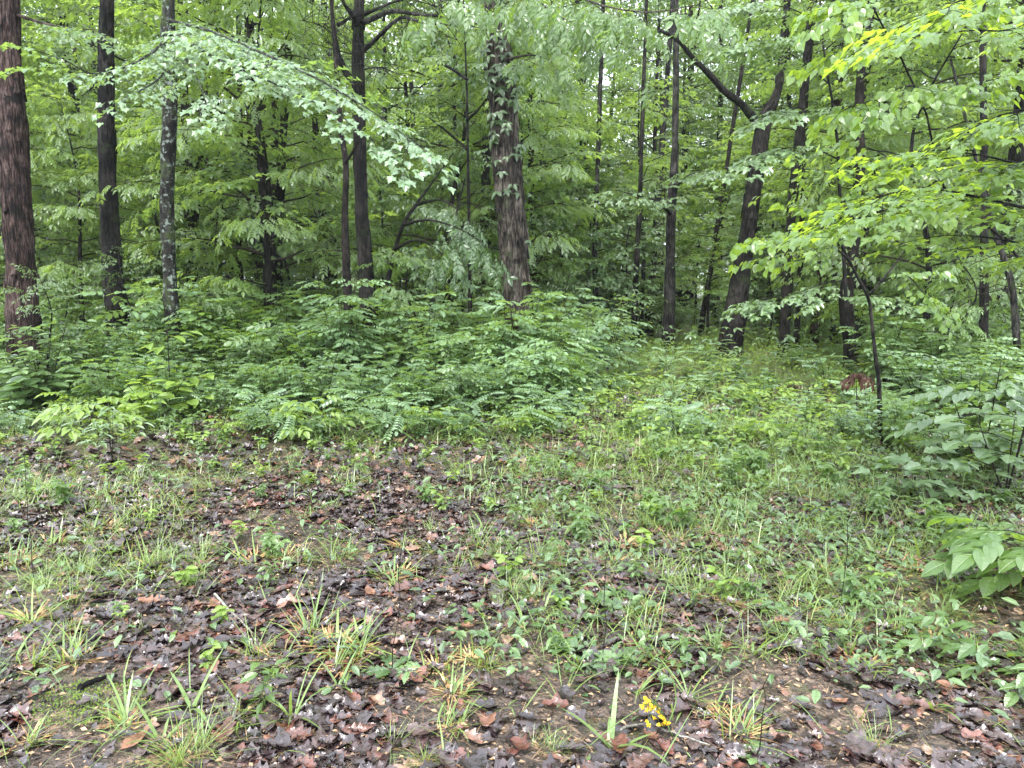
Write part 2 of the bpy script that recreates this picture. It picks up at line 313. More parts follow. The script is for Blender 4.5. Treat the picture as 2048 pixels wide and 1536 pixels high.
TM['broad'] = strip_leaf([(0, 0.01), (0.08, 0.13), (0.22, 0.25), (0.42, 0.31), (0.62, 0.28), (0.8, 0.17), (0.92, 0.07), (1.0, 0.0)], 0.12, 0.35)
TM['oval'] = strip_leaf([(0, 0.02), (0.1, 0.17), (0.28, 0.28), (0.55, 0.32), (0.8, 0.24), (0.94, 0.12), (1.0, 0.0)], 0.2, 0.2)
TM['oval_far'] = strip_leaf([(0, 0.02), (0.3, 0.28), (0.75, 0.27), (1.0, 0.0)], 0.2, 0.2)
TM['lance'] = strip_leaf([(0, 0.01), (0.25, 0.11), (0.6, 0.13), (1.0, 0.0)], 0.3, 0.35)
TM['diamond'] = T_([(0, 0, 0), (0.45, 0.28, 0.05), (1, 0, -0.15), (0.45, -0.28, 0.05), (0.45, 0, -0.03)], [(0, 4, 1), (4, 2, 1), (0, 3, 4), (3, 2, 4)])
def compound(pairs, leaf='ovate', ls=0.36, splay=65, end=1.15, wide=1.0, droop=0.25, start=0.3):
    tv, tf, tt = TM[leaf][:3]; b = Batch()
    V0 = tv.copy(); V0[:, 1] *= wide
    ps = []; ds = []; ss = []
    for k in range(pairs):
        x = start + (1 - start) * k / max(pairs, 1)
        for sg in (1, -1):
            a = R(splay - 12 * k / pairs); ps.append((x, 0, -droop * x * x)); ds.append((math.cos(a), sg * math.sin(a), -0.15)); ss.append(ls * (0.75 + 0.35 * k / max(1, pairs - 1)))
    ps.append((1 - (1 - start) / max(pairs, 1) * 0.3, 0, -droop)); ds.append((1, 0, -0.35)); ss.append(ls * end)
    b.leaves((V0, tf, tt, tv[:, :2]), ps, ds, (0, 0, 1), np.array(ss), 0.5)
    b.raw([(0, 0.008, 0), (0.5, 0.008, -droop * .25), (1, 0.004, -droop), (1, -0.004, -droop), (0.5, -0.008, -droop * .25), (0, -0.008, 0)], [0, 1, 4, 5, 1, 2, 3, 4], [4, 4], 0.5)
    V, FL, T, _ = b.cat(); return V, FL, T, np.concatenate(b.U)
TM['comp7'] = compound(3, 'ovate', 0.44, 60, 1.2, 1.0)
TM['comp7b'] = compound(3, 'broad', 0.46, 55, 1.25, 1.0, start=0.4)
TM['comp7f'] = compound(3, 'ovate_far', 0.44, 60, 1.2, 0.9)
TM['comp5f'] = compound(2, 'ovate_far', 0.55, 50, 1.2, 0.85, start=0.45)
TM['comp5'] = compound(2, 'ovate', 0.55, 55, 1.2, 1.05, start=0.45)
TM['comp7o'] = compound(3, 'oval_far', 0.40, 70, 1.15, 1.0)
TM['comp11'] = compound(6, 'oval_far', 0.22, 78, 1.0, 1.05, start=0.12)
def palmate(n, leaf='ovate', ls=1.0):
    b = Batch()
    for k in range(n):
        a = (k - (n - 1) / 2) * R(58 if n == 5 else 75); b.leaves(TM[leaf], (0, 0, 0), (math.cos(a), math.sin(a), -0.1), (0, 0, 1), ls * (1 - 0.12 * abs(k - (n - 1) / 2)), 0.5)
    V, FL, T, _ = b.cat(); return V, FL, T, np.concatenate(b.U)
TM['palm5'] = palmate(5); TM['palm3'] = palmate(3, 'ovate'); TM['palm3o'] = palmate(3, 'oval')
# ragged dock-like / oak-like leaf
TM['oak'] = strip_leaf([(0, 0.01), (0.18, 0.10), (0.28, 0.20), (0.36, 0.13), (0.5, 0.30), (0.58, 0.18), (0.72, 0.32), (0.82, 0.2), (0.92, 0.14), (1.0, 0.0)], 0.15, 0.25)

# ------------------------------------------------------------------ sprays (a flat fan of twigs with leaves), grown along +x
def make_spray(L, tm, leaf, tw_sp=0.13, lf_sp=0.075, droop=0.25, hang=0.3, jit=0.28, side=0.5, wide=50, r=0.004):
    lv = dict(p=[], d=[], n=[], s=[]); tw = Batch()
    def put(p, az, sc=1.0, z=None):
        d = np.array([math.cos(az), math.sin(az), -hang + U(-0.25, 0.15)]); nn = np.array([U(-jit, jit) + 0.25 * math.cos(az) * hang, U(-jit, jit), 1.0])
        lv['p'].append(p); lv['d'].append(d); lv['n'].append(nn); lv['s'].append(leaf * U(0.65, 1.2) * sc)
    n = 8; t = np.linspace(0, 1, n); wob = U(-0.08, 0.08, 2)
    ax = np.stack([t * L, L * (wob[0] * np.sin(t * 3) + wob[1] * np.sin(t * 7)), -droop * L * t * t], -1)
    tw.tube(ax, np.linspace(r, r * 0.35, n), 4)
    s = 0.08 * L; k = 0
    while s < L * 0.98:
        f = s / L; i = min(int(f * (n - 1)), n - 2); p = ax[i] + (ax[i + 1] - ax[i]) * (f * (n - 1) - i)
        sg = 1 if k % 2 else -1
        l2 = (L - s) * side * U(0.6, 1.1) + 0.05; a = sg * R(wide + U(-12, 12))
        m = max(1, int(l2 / lf_sp)); tt = np.linspace(0, 1, 4)
        a2 = a * (1 - 0.25 * tt); q = p + np.stack([l2 * tt * np.cos(a2), l2 * tt * np.sin(a2), -droop * l2 * tt * tt + U(-0.03, 0.05) * tt], -1)
        if l2 > 0.1: tw.tube(q, np.linspace(r * 0.5, r * 0.25, 4), 3)
        for j in range(m):
            g = (j + 0.6) / m; qq = q[0] + (q[-1] - q[0]) * g; e = 1 if j % 2 else -1
            put(qq, a + e * R(U(35, 70)))
            if j % 2: put(qq, a - e * R(U(35, 70)), 0.85)
        put(q[-1], a * 0.8, 1.1)
        s += tw_sp * U(0.7, 1.3); k += 1
    put(ax[-1], 0, 1.15)
    for kk in lv: lv[kk] = np.array(lv[kk])
    lv['r'] = U(0, 1, len(lv['s'])); lv['tw'] = tw; lv['tm'] = tm
    return lv
def frame(d, up=(0, 0, 1), roll=0.0):
    x = unit(d); z = unit(np.asarray(up, float) - np.dot(up, x) * x); y = np.cross(z, x)
    if roll: c, s = math.cos(roll), math.sin(roll); y, z = c * y + s * z, c * z - s * y
    return np.stack([x, y, z], -1)
def put_spray(LB, TB, sp, org, d, roll=0.0, sc=1.0, tint=None, up=(0, 0, 1)):
    Rm = frame(d, up, roll); p = (sp['p'] * sc) @ Rm.T + org; dd = sp['d'] @ Rm.T; nn = sp['n'] @ Rm.T
    LB.leaves(TM[sp['tm']], p, dd, nn, sp['s'] * sc, sp['r'] * 0.7 + (U(0, 0.3) if tint is None else tint * 0.3))
    if TB is not None: TB.add(sp['tw'], Rm, org, sc)
SP = {
 'maple_near': [make_spray(0.8, 'maple', 0.08, 0.12, 0.08, 0.2, 0.3) for _ in range(5)],
 'maple': [make_spray(0.9, 'maple_far', 0.115, 0.15, 0.10, 0.22, 0.25) for _ in range(5)],
 'ovate': [make_spray(0.9, 'ovate_far', 0.10, 0.13, 0.075, 0.25, 0.45, 0.4) for _ in range(5)],
 'hick': [make_spray(0.75, 'comp5f', 0.20, 0.16, 0.14, 0.3, 0.65, 0.6, side=0.45) for _ in range(5)],
 'ash': [make_spray(0.8, 'comp7f', 0.17, 0.15, 0.13, 0.3, 0.45, 0.35, side=0.4) for _ in range(5)],
 'heart': [make_spray(0.65, 'heart', 0.085, 0.12, 0.085, 0.25, 1.1, 0.7, side=0.4) for _ in range(5)],
 'small': [make_spray(0.6, 'diamond', 0.05, 0.07, 0.035, 0.2, 0.3, 0.4) for _ in range(5)],
 'canopy': [make_spray(1.2, 'diamond', 0.12, 0.2, 0.13, 0.2, 0.4, 0.5) for _ in range(5)],
}
def crown(H, h0, Rr, nl, kind, per=7, trunk=None, rise=0.5, sc=1.0, top=True):
    """limbs with sprays round a trunk axis standing at 0,0; returns leaf batch and branch batch"""
    LB = Batch(); TB = Batch(); ax = trunk if trunk is not None else np.array([(0, 0, 0), (0, 0, H)], float)
    def at(h): return np.array([np.interp(h, ax[:, 2], ax[:, 0]), np.interp(h, ax[:, 2], ax[:, 1]), h])
    for i in range(nl):
        f = (i + U(0, 1)) / nl; h = h0 + (H - h0) * f; az = i * 2.4 + U(-0.5, 0.5); L = Rr * (1 - 0.65 * f ** 1.5) * U(0.7, 1.15)
        t = np.linspace(0, 1, 7); up = rise * (1 - 0.5 * t) * U(0.5, 1.2)
        a = az + U(-0.4, 0.4) * t
        P = at(h) + np.stack([L * t * np.cos(a), L * t * np.sin(a), L * t * up], -1); P[:, 2] += U(-0.04, 0.04, 7)
        TB.tube(P, np.linspace(0.012 * L / 1.5 + 0.006, 0.004, 7), 5)
        for j in range(per):
            g = 0.25 + 0.75 * (j + U(0.2, 0.8)) / per; k = min(int(g * 6), 5); p = P[k] + (P[k + 1] - P[k]) * (g * 6 - k)
            sg = 1 if j % 2 else -1; b = a[k] + sg * R(U(25, 70))
            put_spray(LB, TB, SP[kind][rng.randint(5)], p, (math.cos(b), math.sin(b), U(-0.45, 0.35)), U(-0.55, 0.55), sc * U(0.55, 1.15))
        put_spray(LB, TB, SP[kind][rng.randint(5)], P[-1], (math.cos(a[-1]), math.sin(a[-1]), 0.0), 0, sc)
    if top:
        for j in range(5):
            b = j * 1.3; put_spray(LB, TB, SP[kind][j % 5], at(H - 0.1 * j), (math.cos(b), math.sin(b), 0.7), 0, sc)
    return LB, TB

# ------------------------------------------------------------------ trunks
def trunk_mesh(P, r, mat, name, sides=20, rough=0.08, org=(0, 0, 0), flare=0.35, shaggy=False, step=0.07, seed=0):
    """P: points from the ground up; r: radii at those points"""
    P = np.asarray(P, float); L = np.linalg.norm(np.diff(P, axis=0), axis=1).sum(); n = max(6, int(L / step))
    Q = smooth_path(P, n); d = np.concatenate([[0], np.cumsum(np.linalg.norm(np.diff(P, axis=0), axis=1))]); s = np.linspace(0, L, n)
    rr = np.interp(s, d, r) * (1 + flare * np.exp(-s / 0.25))
    t = unit(np.gradient(Q, axis=0)); a = unit(np.cross(t, (0.02, 1, 0.01))); b = np.cross(t, a)
    th = np.arange(sides) * 2 * pi / sides; q = np.random.RandomState(seed + 5)
    TH = th[None] + 0.15 * np.sin(s * 0.6 + seed)[:, None]; S = s[:, None]
    disp = np.zeros((n, sides))
    for k, am in ((3, .35), (5, .3), (9, .25), (15, .2)): disp += am * np.sin(k * TH + q.uniform(0, 6) + 0.8 * np.sin(S * q.uniform(0.6, 2.2) + q.uniform(0, 6)))
    fine = q.uniform(-1, 1, (n, sides)); kern = 6
    for _ in range(kern): fine = (fine + np.roll(fine, 1, 0)) / 2
    fine *= 2.2
    rad = rr[:, None] * (1 + rough * disp + rough * 1.1 * fine)
    if n > 20: rad *= (1 + 0.05 * np.sin(S * 2.3 + seed) + 0.03 * np.sin(S * 5.1 + 2 * seed))
    V = Q[:, None] + rad[:, :, None] * (np.cos(th)[None, :, None] * a[:, None] + np.sin(th)[None, :, None] * b[:, None])
    B = Batch(); i = np.arange(n - 1)[:, None] * sides + np.arange(sides)[None]; j = np.arange(n - 1)[:, None] * sides + (np.arange(sides)[None] + 1) % sides
    F_ = np.stack([i, i + sides, j + sides, j], -1).reshape(-1); B.raw(V.reshape(-1, 3), F_, np.full(len(F_) // 4, 4), 0.5)
    B.FL.append(np.arange(sides) + (n - 1) * sides); B.T.append(np.array([sides]))
    if shaggy:   # loose plates of bark curling away from the trunk
        for _ in range(int(shaggy)):
            k = q.randint(1, n - 8); an = q.uniform(0, 2 * pi); ln = q.uniform(0.18, 0.5); w = q.uniform(0.014, 0.034); m = 6
            ks = np.clip((k + np.linspace(0, ln / step, m)), 0, n - 1); ki = ks.astype(int); c = Q[ki]; R0 = rr[ki] * 1.03
            lift = 0.006 + (min(0.03, rr[k] * .14) * q.uniform(0.2, 1.0)) * (np.linspace(-1, 1, m) ** 2 if q.uniform() < .5 else np.linspace(1, 0, m) ** 2)
            da = w / R0; vv = []
            for o_, e in ((-1, 0.0), (-.3, 0.006), (.4, 0.007), (1, 0.0)):
                aa = an + o_ * da + 0.05 * np.sin(np.arange(m)); ra = R0 + lift + e
                vv.append(c + ra[:, None] * (np.cos(aa)[:, None] * a[ki] + np.sin(aa)[:, None] * b[ki]))
            for o_ in (1, -1):
                aa = an + o_ * da; ra = R0 + lift - 0.012
                vv.append(c + ra[:, None] * (np.cos(aa)[:, None] * a[ki] + np.sin(aa)[:, None] * b[ki]))
            VV = np.stack(vv, 1).reshape(-1, 3); ii = np.arange(m - 1)[:, None] * 6 + np.arange(6)[None]; jj = np.arange(m - 1)[:, None] * 6 + (np.arange(6)[None] + 1) % 6
            FF = np.stack([ii, jj, jj + 6, ii + 6], -1).reshape(-1); B.raw(VV, FF, np.full(len(FF) // 4, 4), 0.5)
    return B.mesh(name, mat, smooth=True, org=org)

def px_path(pts):   # (px, py, Y) list
    return np.array([W(*p) for p in pts])
def trunk_points(pts, Y, ws, H):
    """pts: pixel points from the top down; ws: pixel widths there. Returns world points from ground up and radii, carried on up to height H."""
    P = np.array([W(x, y, Y) for x, y in pts])[::-1]; r = np.array([w * 0.9 * Y / F / 2 for w in ws])[::-1]
    b = P[0].copy(); gz = float(terr(b[0], b[1])) - 0.06
    if b[2] > gz + 0.15:
        d = P[1] - P[0]; k = (gz - P[0][2]) / max(d[2], .1) * 0.6; P = np.vstack([[P[0][0] + d[0] * k, P[0][1], gz], P]); r = np.concatenate([[r[0] * 1.12], r])
    d = P[-1] - P[-2]; k = (H - P[-1][2]) / max(d[2], 0.05)
    if k > 0: P = np.vstack([P, P[-1] + d * k * 0.5 + np.array([0, 0, 0]), P[-1] + d * k]); r = np.concatenate([r, [r[-1] * 0.8, r[-1] * 0.5]])
    return P, r

CANOPY = []
for k in range(3):
    ax = np.array([(0, 0, 0), (U(-.3, .3), U(-.3, .3), 3), (U(-.5, .5), U(-.5, .5), 6)]); LB, TB = crown(6.0, 0.2, 3.2, 10, 'canopy', 6, ax, 0.7, 1.0)
    CANOPY.append((LB.mesh('crown', M['far']), TB.mesh('branches', M['bark_dark'], True)))

def bare_twigs(TB, P, n, L, r=0.006, seed=0):
    """dead wiry side twigs along a path"""
    for _ in range(n):
        k = rng.randint(1, len(P) - 1); d = unit(U(-1, 1, 3) + np.array([0, 0, 0.15])); l = L * U(0.4, 1.2); t = np.linspace(0, 1, 6)[:, None]
        q = P[k] + d * l * t + U(-0.05, 0.05, (6, 3)) * l * t + np.array([0, 0, -0.25 * l]) * t * t
        TB.tube(q, np.linspace(r, r * 0.3, 6), 4)
        for j in range(3):
            d2 = unit(d + U(-0.9, 0.9, 3)); l2 = l * U(0.3, 0.6); m = rng.randint(1, 5); tt = np.linspace(0, 1, 4)[:, None]
            TB.tube(q[m] + d2 * l2 * tt + U(-0.04, 0.04, (4, 3)) * l2, np.linspace(r * 0.5, r * 0.2, 4), 3)

def tree(name, label, cat, pts, Y, ws, bark, H=11, sides=24, rough=0.08, canopy=True, cs=1.0, shaggy=False, twigs=0, twl=0.8, low=None, group=None, flare=0.35):
    P, r = trunk_points(pts, Y, ws, H); base = P[0].copy(); base[2] = float(terr(base[0], base[1]))
    t = empty(name, base, label, cat, group)
    sd = int(abs(base[0]) * 100 + Y * 10)
    obj('trunk', trunk_mesh(P, r, M[bark], 'trunk', sides, rough, base, flare, shaggy, 0.06 if Y < 13 else 0.12, sd), t)
    if twigs:
        TB = Batch(); Q = smooth_path(P, 30); bare_twigs(TB, Q[4:22], twigs, twl); obj('dead_twigs', TB.mesh('dead_twigs', M['twig'], True, base), t)
    if canopy:
        k = rng.randint(3); top = P[-1] - base; rz = U(0, 6)
        zc = max(4.6, W(0, -160, Y)[2] - base[2] + 0.0); hh = np.interp(zc, P[:, 2] - base[2], P[:, 0] - base[0]); 
        c = obj('crown', CANOPY[k][0], t, (hh, 0, zc)); c.rotation_euler[2] = rz; c.scale = (cs, cs, cs)
        obj('branches', CANOPY[k][1], c)
    if low:
        kind, mat, specs = low; LB = Batch(); TB = Batch()
        for (path, n, sc, dr, spread) in specs:
            Q = smooth_path(px_path(path), 16); TB.tube(Q, np.linspace(0.022 * Y / 10, 0.005, 16), 6)
            tg = unit(np.gradient(Q, axis=0))
            for j in range(n):
                g = U(0.12, 1.0) * 15; i = min(int(g), 14); p = Q[i] + (Q[i + 1] - Q[i]) * (g - i); sg = 1 if j % 2 else -1
                side = unit(np.cross(tg[i], (0, 0, 1))) * sg
                put_spray(LB, TB, SP[kind][rng.randint(5)], p, tg[i] + side * U(0.3, 1.3) * spread + np.array(dr) + np.array([0, 0, U(-.3, .25)]), U(-0.45, 0.45), sc * U(0.5, 1.2))
            put_spray(LB, TB, SP[kind][rng.randint(5)], Q[-1], tg[-1] + np.array(dr), 0, sc)
        lb = obj('limbs', TB.mesh('limbs', M[bark], True, base), t); obj('foliage', LB.mesh('foliage', M[mat], False, base), lb)
    return t, P, r, base

# ---- left side trees
tree('cedar_tree', 'thick red-brown cedar trunk with stringy bark at the left edge', 'tree', [(14, -20), (18, 100), (27, 250), (34, 400), (42, 520), (46, 612)], 10.5, [44, 45, 52, 54, 58, 64], 'bark_red', 10, 44, 0.075, shaggy=50,
     low=('maple', 'maple', [([(34, 30, 10.5), (110, 52, 9.8), (190, 60, 9.2)], 5, 0.8, (0, -0.2, -0.1), 1)]))
tree('tree', 'near-black straight trunk second from the left edge', 'tree', [(214, -20), (212, 100), (213, 250), (218, 400), (225, 540), (232, 610)], 12, [28, 29, 32, 37, 38, 42], 'bark_dark', 11, 36, 0.09, twigs=22, twl=0.7, shaggy=24)
tree('maple_tree', 'trunk mottled with pale lichen behind the hanging maple bough', 'tree', [(338, -20), (336, 60), (340, 200), (336, 330), (334, 430), (340, 560), (344, 640)], 11, [26, 28, 27, 31, 29, 27, 30], 'bark_lichen', 11, 32, 0.07, twigs=6, twl=0.5,
     low=('maple_near', 'pale', [
        ([(338, 40, 11), (420, 62, 9), (510, 100, 7.9), (610, 145, 7.2), (700, 195, 6.8), (770, 240, 6.5), (820, 280, 6.35)], 46, 0.78, (0.2, -0.4, -0.15), 1.3),
        ([(338, 60, 11), (420, 110, 9), (510, 150, 7.9), (600, 190, 7.2), (685, 235, 6.8), (745, 280, 6.6)], 22, 0.72, (0.2, -0.4, -0.15), 1.3),
        ([(336, 70, 11), (310, 100, 9.4), (260, 130, 8.5), (190, 150, 7.9), (130, 120, 7.6)], 22, 0.75, (0, -0.5, -0.1), 1),
        ([(338, 90, 11), (330, 140, 9.4), (300, 170, 8.5), (250, 195, 7.9)], 15, 0.75, (0, -0.5, -0.2), 1),
        ([(340, 80, 11), (380, 130, 9.4), (400, 170, 8.4), (410, 200, 7.9)], 12, 0.75, (0, -0.4, -0.2), 1)]))
tree('tree', 'leaning brown trunk right of the lichened maple', 'tree', [(428, 60), (414, 130), (404, 250), (394, 380), (386, 500), (384, 545)], 18, [14, 15, 17, 17, 20, 22], 'bark_brown', 13, 20, twigs=8)
tree('tree', 'thin dark straight trunk between two slimmer stems left of the double cedar', 'tree', [(476, -20), (479, 150), (480, 330), (478, 500), (481, 560)], 17, [9, 10, 11, 12, 13], 'bark_dark', 12, 14, twigs=8, cs=0.8)
tree('sapling', 'slender crooked sapling stem with a dead snag lodged across it', 'sapling', [(508, 200), (514, 280), (520, 380), (528, 480), (530, 570)], 14, [5, 6, 7, 8, 9], 'bark_dark', 4.8, 12, canopy=False, twigs=6, twl=0.5)
sn = Batch(); Q = px_path([(448, 175, 13.9), (480, 200, 13.9), (505, 217, 13.9), (531, 212, 13.9)]); sn.tube(smooth_path(Q, 10), [.02, .022, .022, .03, .03, .035, .045, .06, .055, .03], 7)
o = obj('dead_snag', sn.mesh('dead_snag', M['bark_dark'], True, Q[2]), None, Q[2]); tag(o, 'short dead snag of branch caught high on the crooked sapling', 'dead branch')
tree('tree', 'dark slightly bent trunk beyond the hanging maple bough, left of the forked sapling', 'tree', [(580, -20), (576, 120), (568, 250), (561, 380), (557, 480), (557, 565)], 17, [14, 15, 16, 17, 19, 22], 'bark_dark', 12, 20, twigs=16)
# double cedar with crooked bare limbs
t, P, r, base = tree('cedar_tree', 'dark straight cedar with crooked bare limbs near the top of the photo', 'tree', [(719, -20), (717, 60), (716, 160), (720, 300), (722, 400), (730, 520), (738, 610)], 11.5, [22, 24, 26, 26, 28, 31, 34], 'bark_dark', 10, 32, 0.07, shaggy=14)
TB = Batch()
for pth, r0 in [([(712, 165, 11.5), (695, 150, 11.3), (680, 120, 11.2), (672, 90, 11.1), (668, 60, 11.1), (664, 20, 11), (666, -20, 11)], .055), ([(676, 50, 11.1), (690, 42, 11.2), (708, 30, 11.3)], .03), ([(716, 55, 11.5), (708, 35, 11.3), (690, 10, 11.2), (680, -15, 11)], .045),
                ([(724, 45, 11.5), (745, 38, 11.3), (765, 28, 11.2), (790, 22, 11), (830, 28, 10.8), (890, 32, 10.6)], .045), ([(722, 105, 11.5), (745, 85, 11.3), (765, 65, 11.1), (790, 42, 11), (810, 35, 10.8), (850, 46, 10.6), (905, 49, 10.5)], .035),
                ([(726, 30, 11.5), (760, 15, 11.2), (790, 3, 11), (840, -10, 10.8)], .03), ([(722, 140, 11.5), (760, 135, 11.2), (800, 150, 11)], .015), ([(712, 110, 11.5), (670, 100, 11), (620, 85, 10.8)], .012), ([(668, 70, 11), (640, 50, 10.9), (600, 40, 10.7)], .012)]:
    Q = smooth_path(px_path(pth), 18); TB.tube(Q, np.linspace(r0, r0 * 0.35, 18) * (1 + U(-.1, .1, 18)), 9); bare_twigs(TB, Q, 16, 0.55, 0.005)
obj('bare_limbs', TB.mesh('bare_limbs', M['bark_grey'], True, base), t)
tree('sapling', 'forked mossy young trunk just left of the crooked-limbed cedar', 'tree', [(676, 180), (682, 260), (692, 330), (690, 420), (692, 520), (696, 612)], 10.8, [10, 11, 12, 15, 17, 19], 'bark_brown', 6.5, 20, canopy=False, twigs=16,
     low=('maple', 'maple', [([(688, 330, 10.8), (712, 290, 10.6), (716, 240, 10.4), (700, 190, 10.2)], 3, 0.6, (0, -0.3, 0), 1)]))
# central shaggy hickory
t, P, r, base = tree('hickory_tree', 'big shaggy-barked trunk standing in the middle of the thicket', 'tree', [(988, -20), (994, 60), (1003, 160), (1010, 280), (1018, 380), (1027, 480), (1034, 570), (1042, 650)], 12, [42, 46, 54, 58, 58, 60, 60, 64], 'bark_shag', 11, 56, 0.075, shaggy=190,
     low=('hick', 'maple', [
      ([(1006, 60, 12), (1060, 40, 11), (1120, 35, 10.2), (1185, 65, 9.6), (1250, 90, 9.2)], 12, 0.8, (0, -0.3, -0.4), 1),
      ([(1004, 10, 12), (1040, -10, 11), (1120, -20, 10), (1200, 10, 9.2), (1300, 25, 8.8), (1390, 10, 8.5)], 22, 0.85, (0, -0.3, -0.4), 1),
      ([(1000, -20, 12), (960, -20, 11), (910, -5, 10), (860, 10, 9.6)], 6, 0.8, (0, -0.2, -0.3), 1),
      ([(1010, 120, 12), (1060, 110, 11), (1100, 120, 10.6)], 4, 0.75, (0, -0.3, -0.4), 1)]))
# climbing vine on the trunk
def vine(P, r, y0, y1, n, label, mat='dark', tm='palm3', size=0.14):
    z0 = W(0, y1, 12)[2]; z1 = W(0, y0, 12)[2]; Q = smooth_path(P, 80); rr = np.interp(np.linspace(0, 1, 80), np.linspace(0, 1, len(r)), r)
    b = Batch(); st = Batch(); hs = z0 + (z1 - z0) * U(0, 1, n) ** .38; org = np.array([np.interp(z0, Q[:, 2], Q[:, 0]), np.interp(z0, Q[:, 2], Q[:, 1]), z0])
    for h in hs:
        c = np.array([np.interp(h, Q[:, 2], Q[:, 0]), np.interp(h, Q[:, 2], Q[:, 1]), h]); R_ = np.interp(h, Q[:, 2], rr)
        a = U(-2.6, 0.9) ; o_ = np.array([math.cos(a), math.sin(a), 0]); p = c + o_ * (R_ + U(0.0, 0.16)); b.leaves(TM[tm], p, o_ * 0.7 + np.array([U(-.5, .5), 0, -0.7]), o_ + np.array([0, 0, 0.6]), size * U(.6, 1.1), U(0, 1))
    hh = np.linspace(0.1, z1, 40); w = []
    for h in hh: c = np.array([np.interp(h, Q[:, 2], Q[:, 0]), np.interp(h, Q[:, 2], Q[:, 1]), h]); a = -1.0 + 0.35 * math.sin(h * 1.7); w.append(c + np.array([math.cos(a), math.sin(a), 0]) * (np.interp(h, Q[:, 2], rr) * 1.08 + 0.01))
    st.tube(np.array(w), 0.012, 6)
    e = empty('climbing_vine', w[0], label, 'vine'); obj('leaves', b.mesh('leaves', M[mat], False, w[0]), e); obj('stem', st.mesh('stem', M['twig'], True, w[0]), e)
vine(P, r, 70, 560, 120, 'leafy vine climbing the big shaggy trunk in the middle')

# ---- saplings between
tree('sapling', 'thin sapling slanting to the right with drooping dark leaves, left of the shaggy trunk', 'sapling', [(850, 385), (832, 410), (806, 450), (786, 520), (768, 600)], 12.5, [5, 7, 8, 10, 12], 'bark_dark', 3.6, 12, canopy=False,
     low=('hick', 'dark', [([(806, 450, 12.5), (850, 440, 12), (900, 450, 11.3), (960, 480, 10.8)], 4, 0.8, (0, -0.2, -0.3), 1), ([(832, 410, 12.5), (880, 400, 12), (920, 420, 11.5)], 3, 0.8, (0, -0.2, -0.3), 1), ([(786, 500, 12.5), (840, 480, 12), (900, 520, 11.3)], 4, 0.7, (0, -0.2, -0.3), 1)]))
tree('sapling', 'thin forked sapling bending right behind the drooping dark leaves', 'sapling', [(905, 460), (893, 510), (876, 550), (865, 600)], 14, [5, 7, 9, 12], 'bark_grey', 3.4, 12, canopy=False, twigs=8, twl=0.6)
tree('sapling', 'very thin upright stem close to the left side of the shaggy trunk', 'sapling', [(930, 80), (934, 200), (936, 330), (938, 450), (940, 590)], 13, [4, 5, 6, 7, 8], 'bark_dark', 6.5, 10, canopy=False, twigs=18, twl=0.7,
     low=('ovate', 'far', [([(934, 240, 13), (960, 215, 12.7), (990, 170, 12.4)], 4, 0.7, (0, 0, 0.1), 1), ([(936, 160, 13), (890, 130, 13), (850, 110, 12.5)], 7, 0.8, (0, 0, 0), 1), ([(936, 300, 13), (890, 260, 13), (850, 230, 12.5)], 7, 0.8, (0, 0, 0), 1)]))

# ---- right side trees
tree('tree', 'mid-sized straight trunk right of centre, pale above and dark below', 'tree', [(1352, -20), (1352, 120), (1350, 300), (1343, 420), (1340, 540), (1338, 655)], 17, [10, 12, 15, 20, 22, 26], 'bark_grey', 13, 22, twigs=10, low=('maple', 'teal', [([(1344, 430, 17), (1310, 400, 16), (1270, 390, 15), (1230, 380, 14.3)], 14, 0.9, (0, -.3, -.1), 1), ([(1346, 380, 17), (1380, 350, 16), (1430, 340, 15)], 12, 0.9, (0, -.3, -.1), 1)]))
tree('tree', 'slim dark trunk a step left of the pale-topped trunk', 'tree', [(1282, 330), (1279, 420), (1273, 530), (1268, 645)], 17, [9, 10, 12, 14], 'bark_dark', 11, 14, canopy=False, twigs=5)
tree('tree', 'short-looking grey trunk low between slim dark trunks right of centre', 'tree', [(1304, 560), (1301, 600), (1298, 650)], 22, [15, 17, 19], 'bark_grey', 12, 14, cs=0.9)
t, P, r, base = tree('leaning_tree', 'leaning dark tree that forks high into a bare left limb and thin upright stem', 'tree', [(1576, -20), (1568, 80), (1556, 180), (1530, 240), (1515, 330), (1500, 430), (1486, 520), (1474, 600), (1458, 690)], 15.5, [12, 14, 17, 30, 31, 34, 36, 42, 54], 'bark_dark', 12, 36, 0.09, shaggy=60)
TB = Batch(); Q = smooth_path(px_path([(1524, 262, 15.5), (1508, 238, 15.4), (1480, 205, 15.3), (1452, 185, 15.1), (1420, 150, 15.0), (1385, 115, 14.8), (1355, 80, 14.7), (1320, 60, 14.6)]), 30)
TB.tube(Q, np.linspace(.085, .03, 30) * (1 + U(-.12, .12, 30)), 12); bare_twigs(TB, Q[8:], 8, 0.6); obj('limb', TB.mesh('limb', M['bark_dark'], True, base), t)
tree('tree', 'dark trunk just right of the leaning forked tree', 'tree', [(1592, 340), (1584, 420), (1577, 520), (1568, 692)], 16, [20, 20, 21, 24], 'bark_dark', 11, 24, twigs=6)
tree('tree', 'narrow dark trunk touching the right side of the dark trunk beside the leaning tree', 'tree', [(1604, 430), (1600, 540), (1592, 690)], 16.6, [10, 11, 13], 'bark_dark', 9, 14, canopy=False, twigs=6)
tree('tree', 'rotten trunk with orange-brown torn bark in the shade', 'tree', [(1640, 560), (1634, 620), (1626, 690)], 17, [15, 17, 20], 'bark_red', 7, 20, 0.12, canopy=False, shaggy=14)
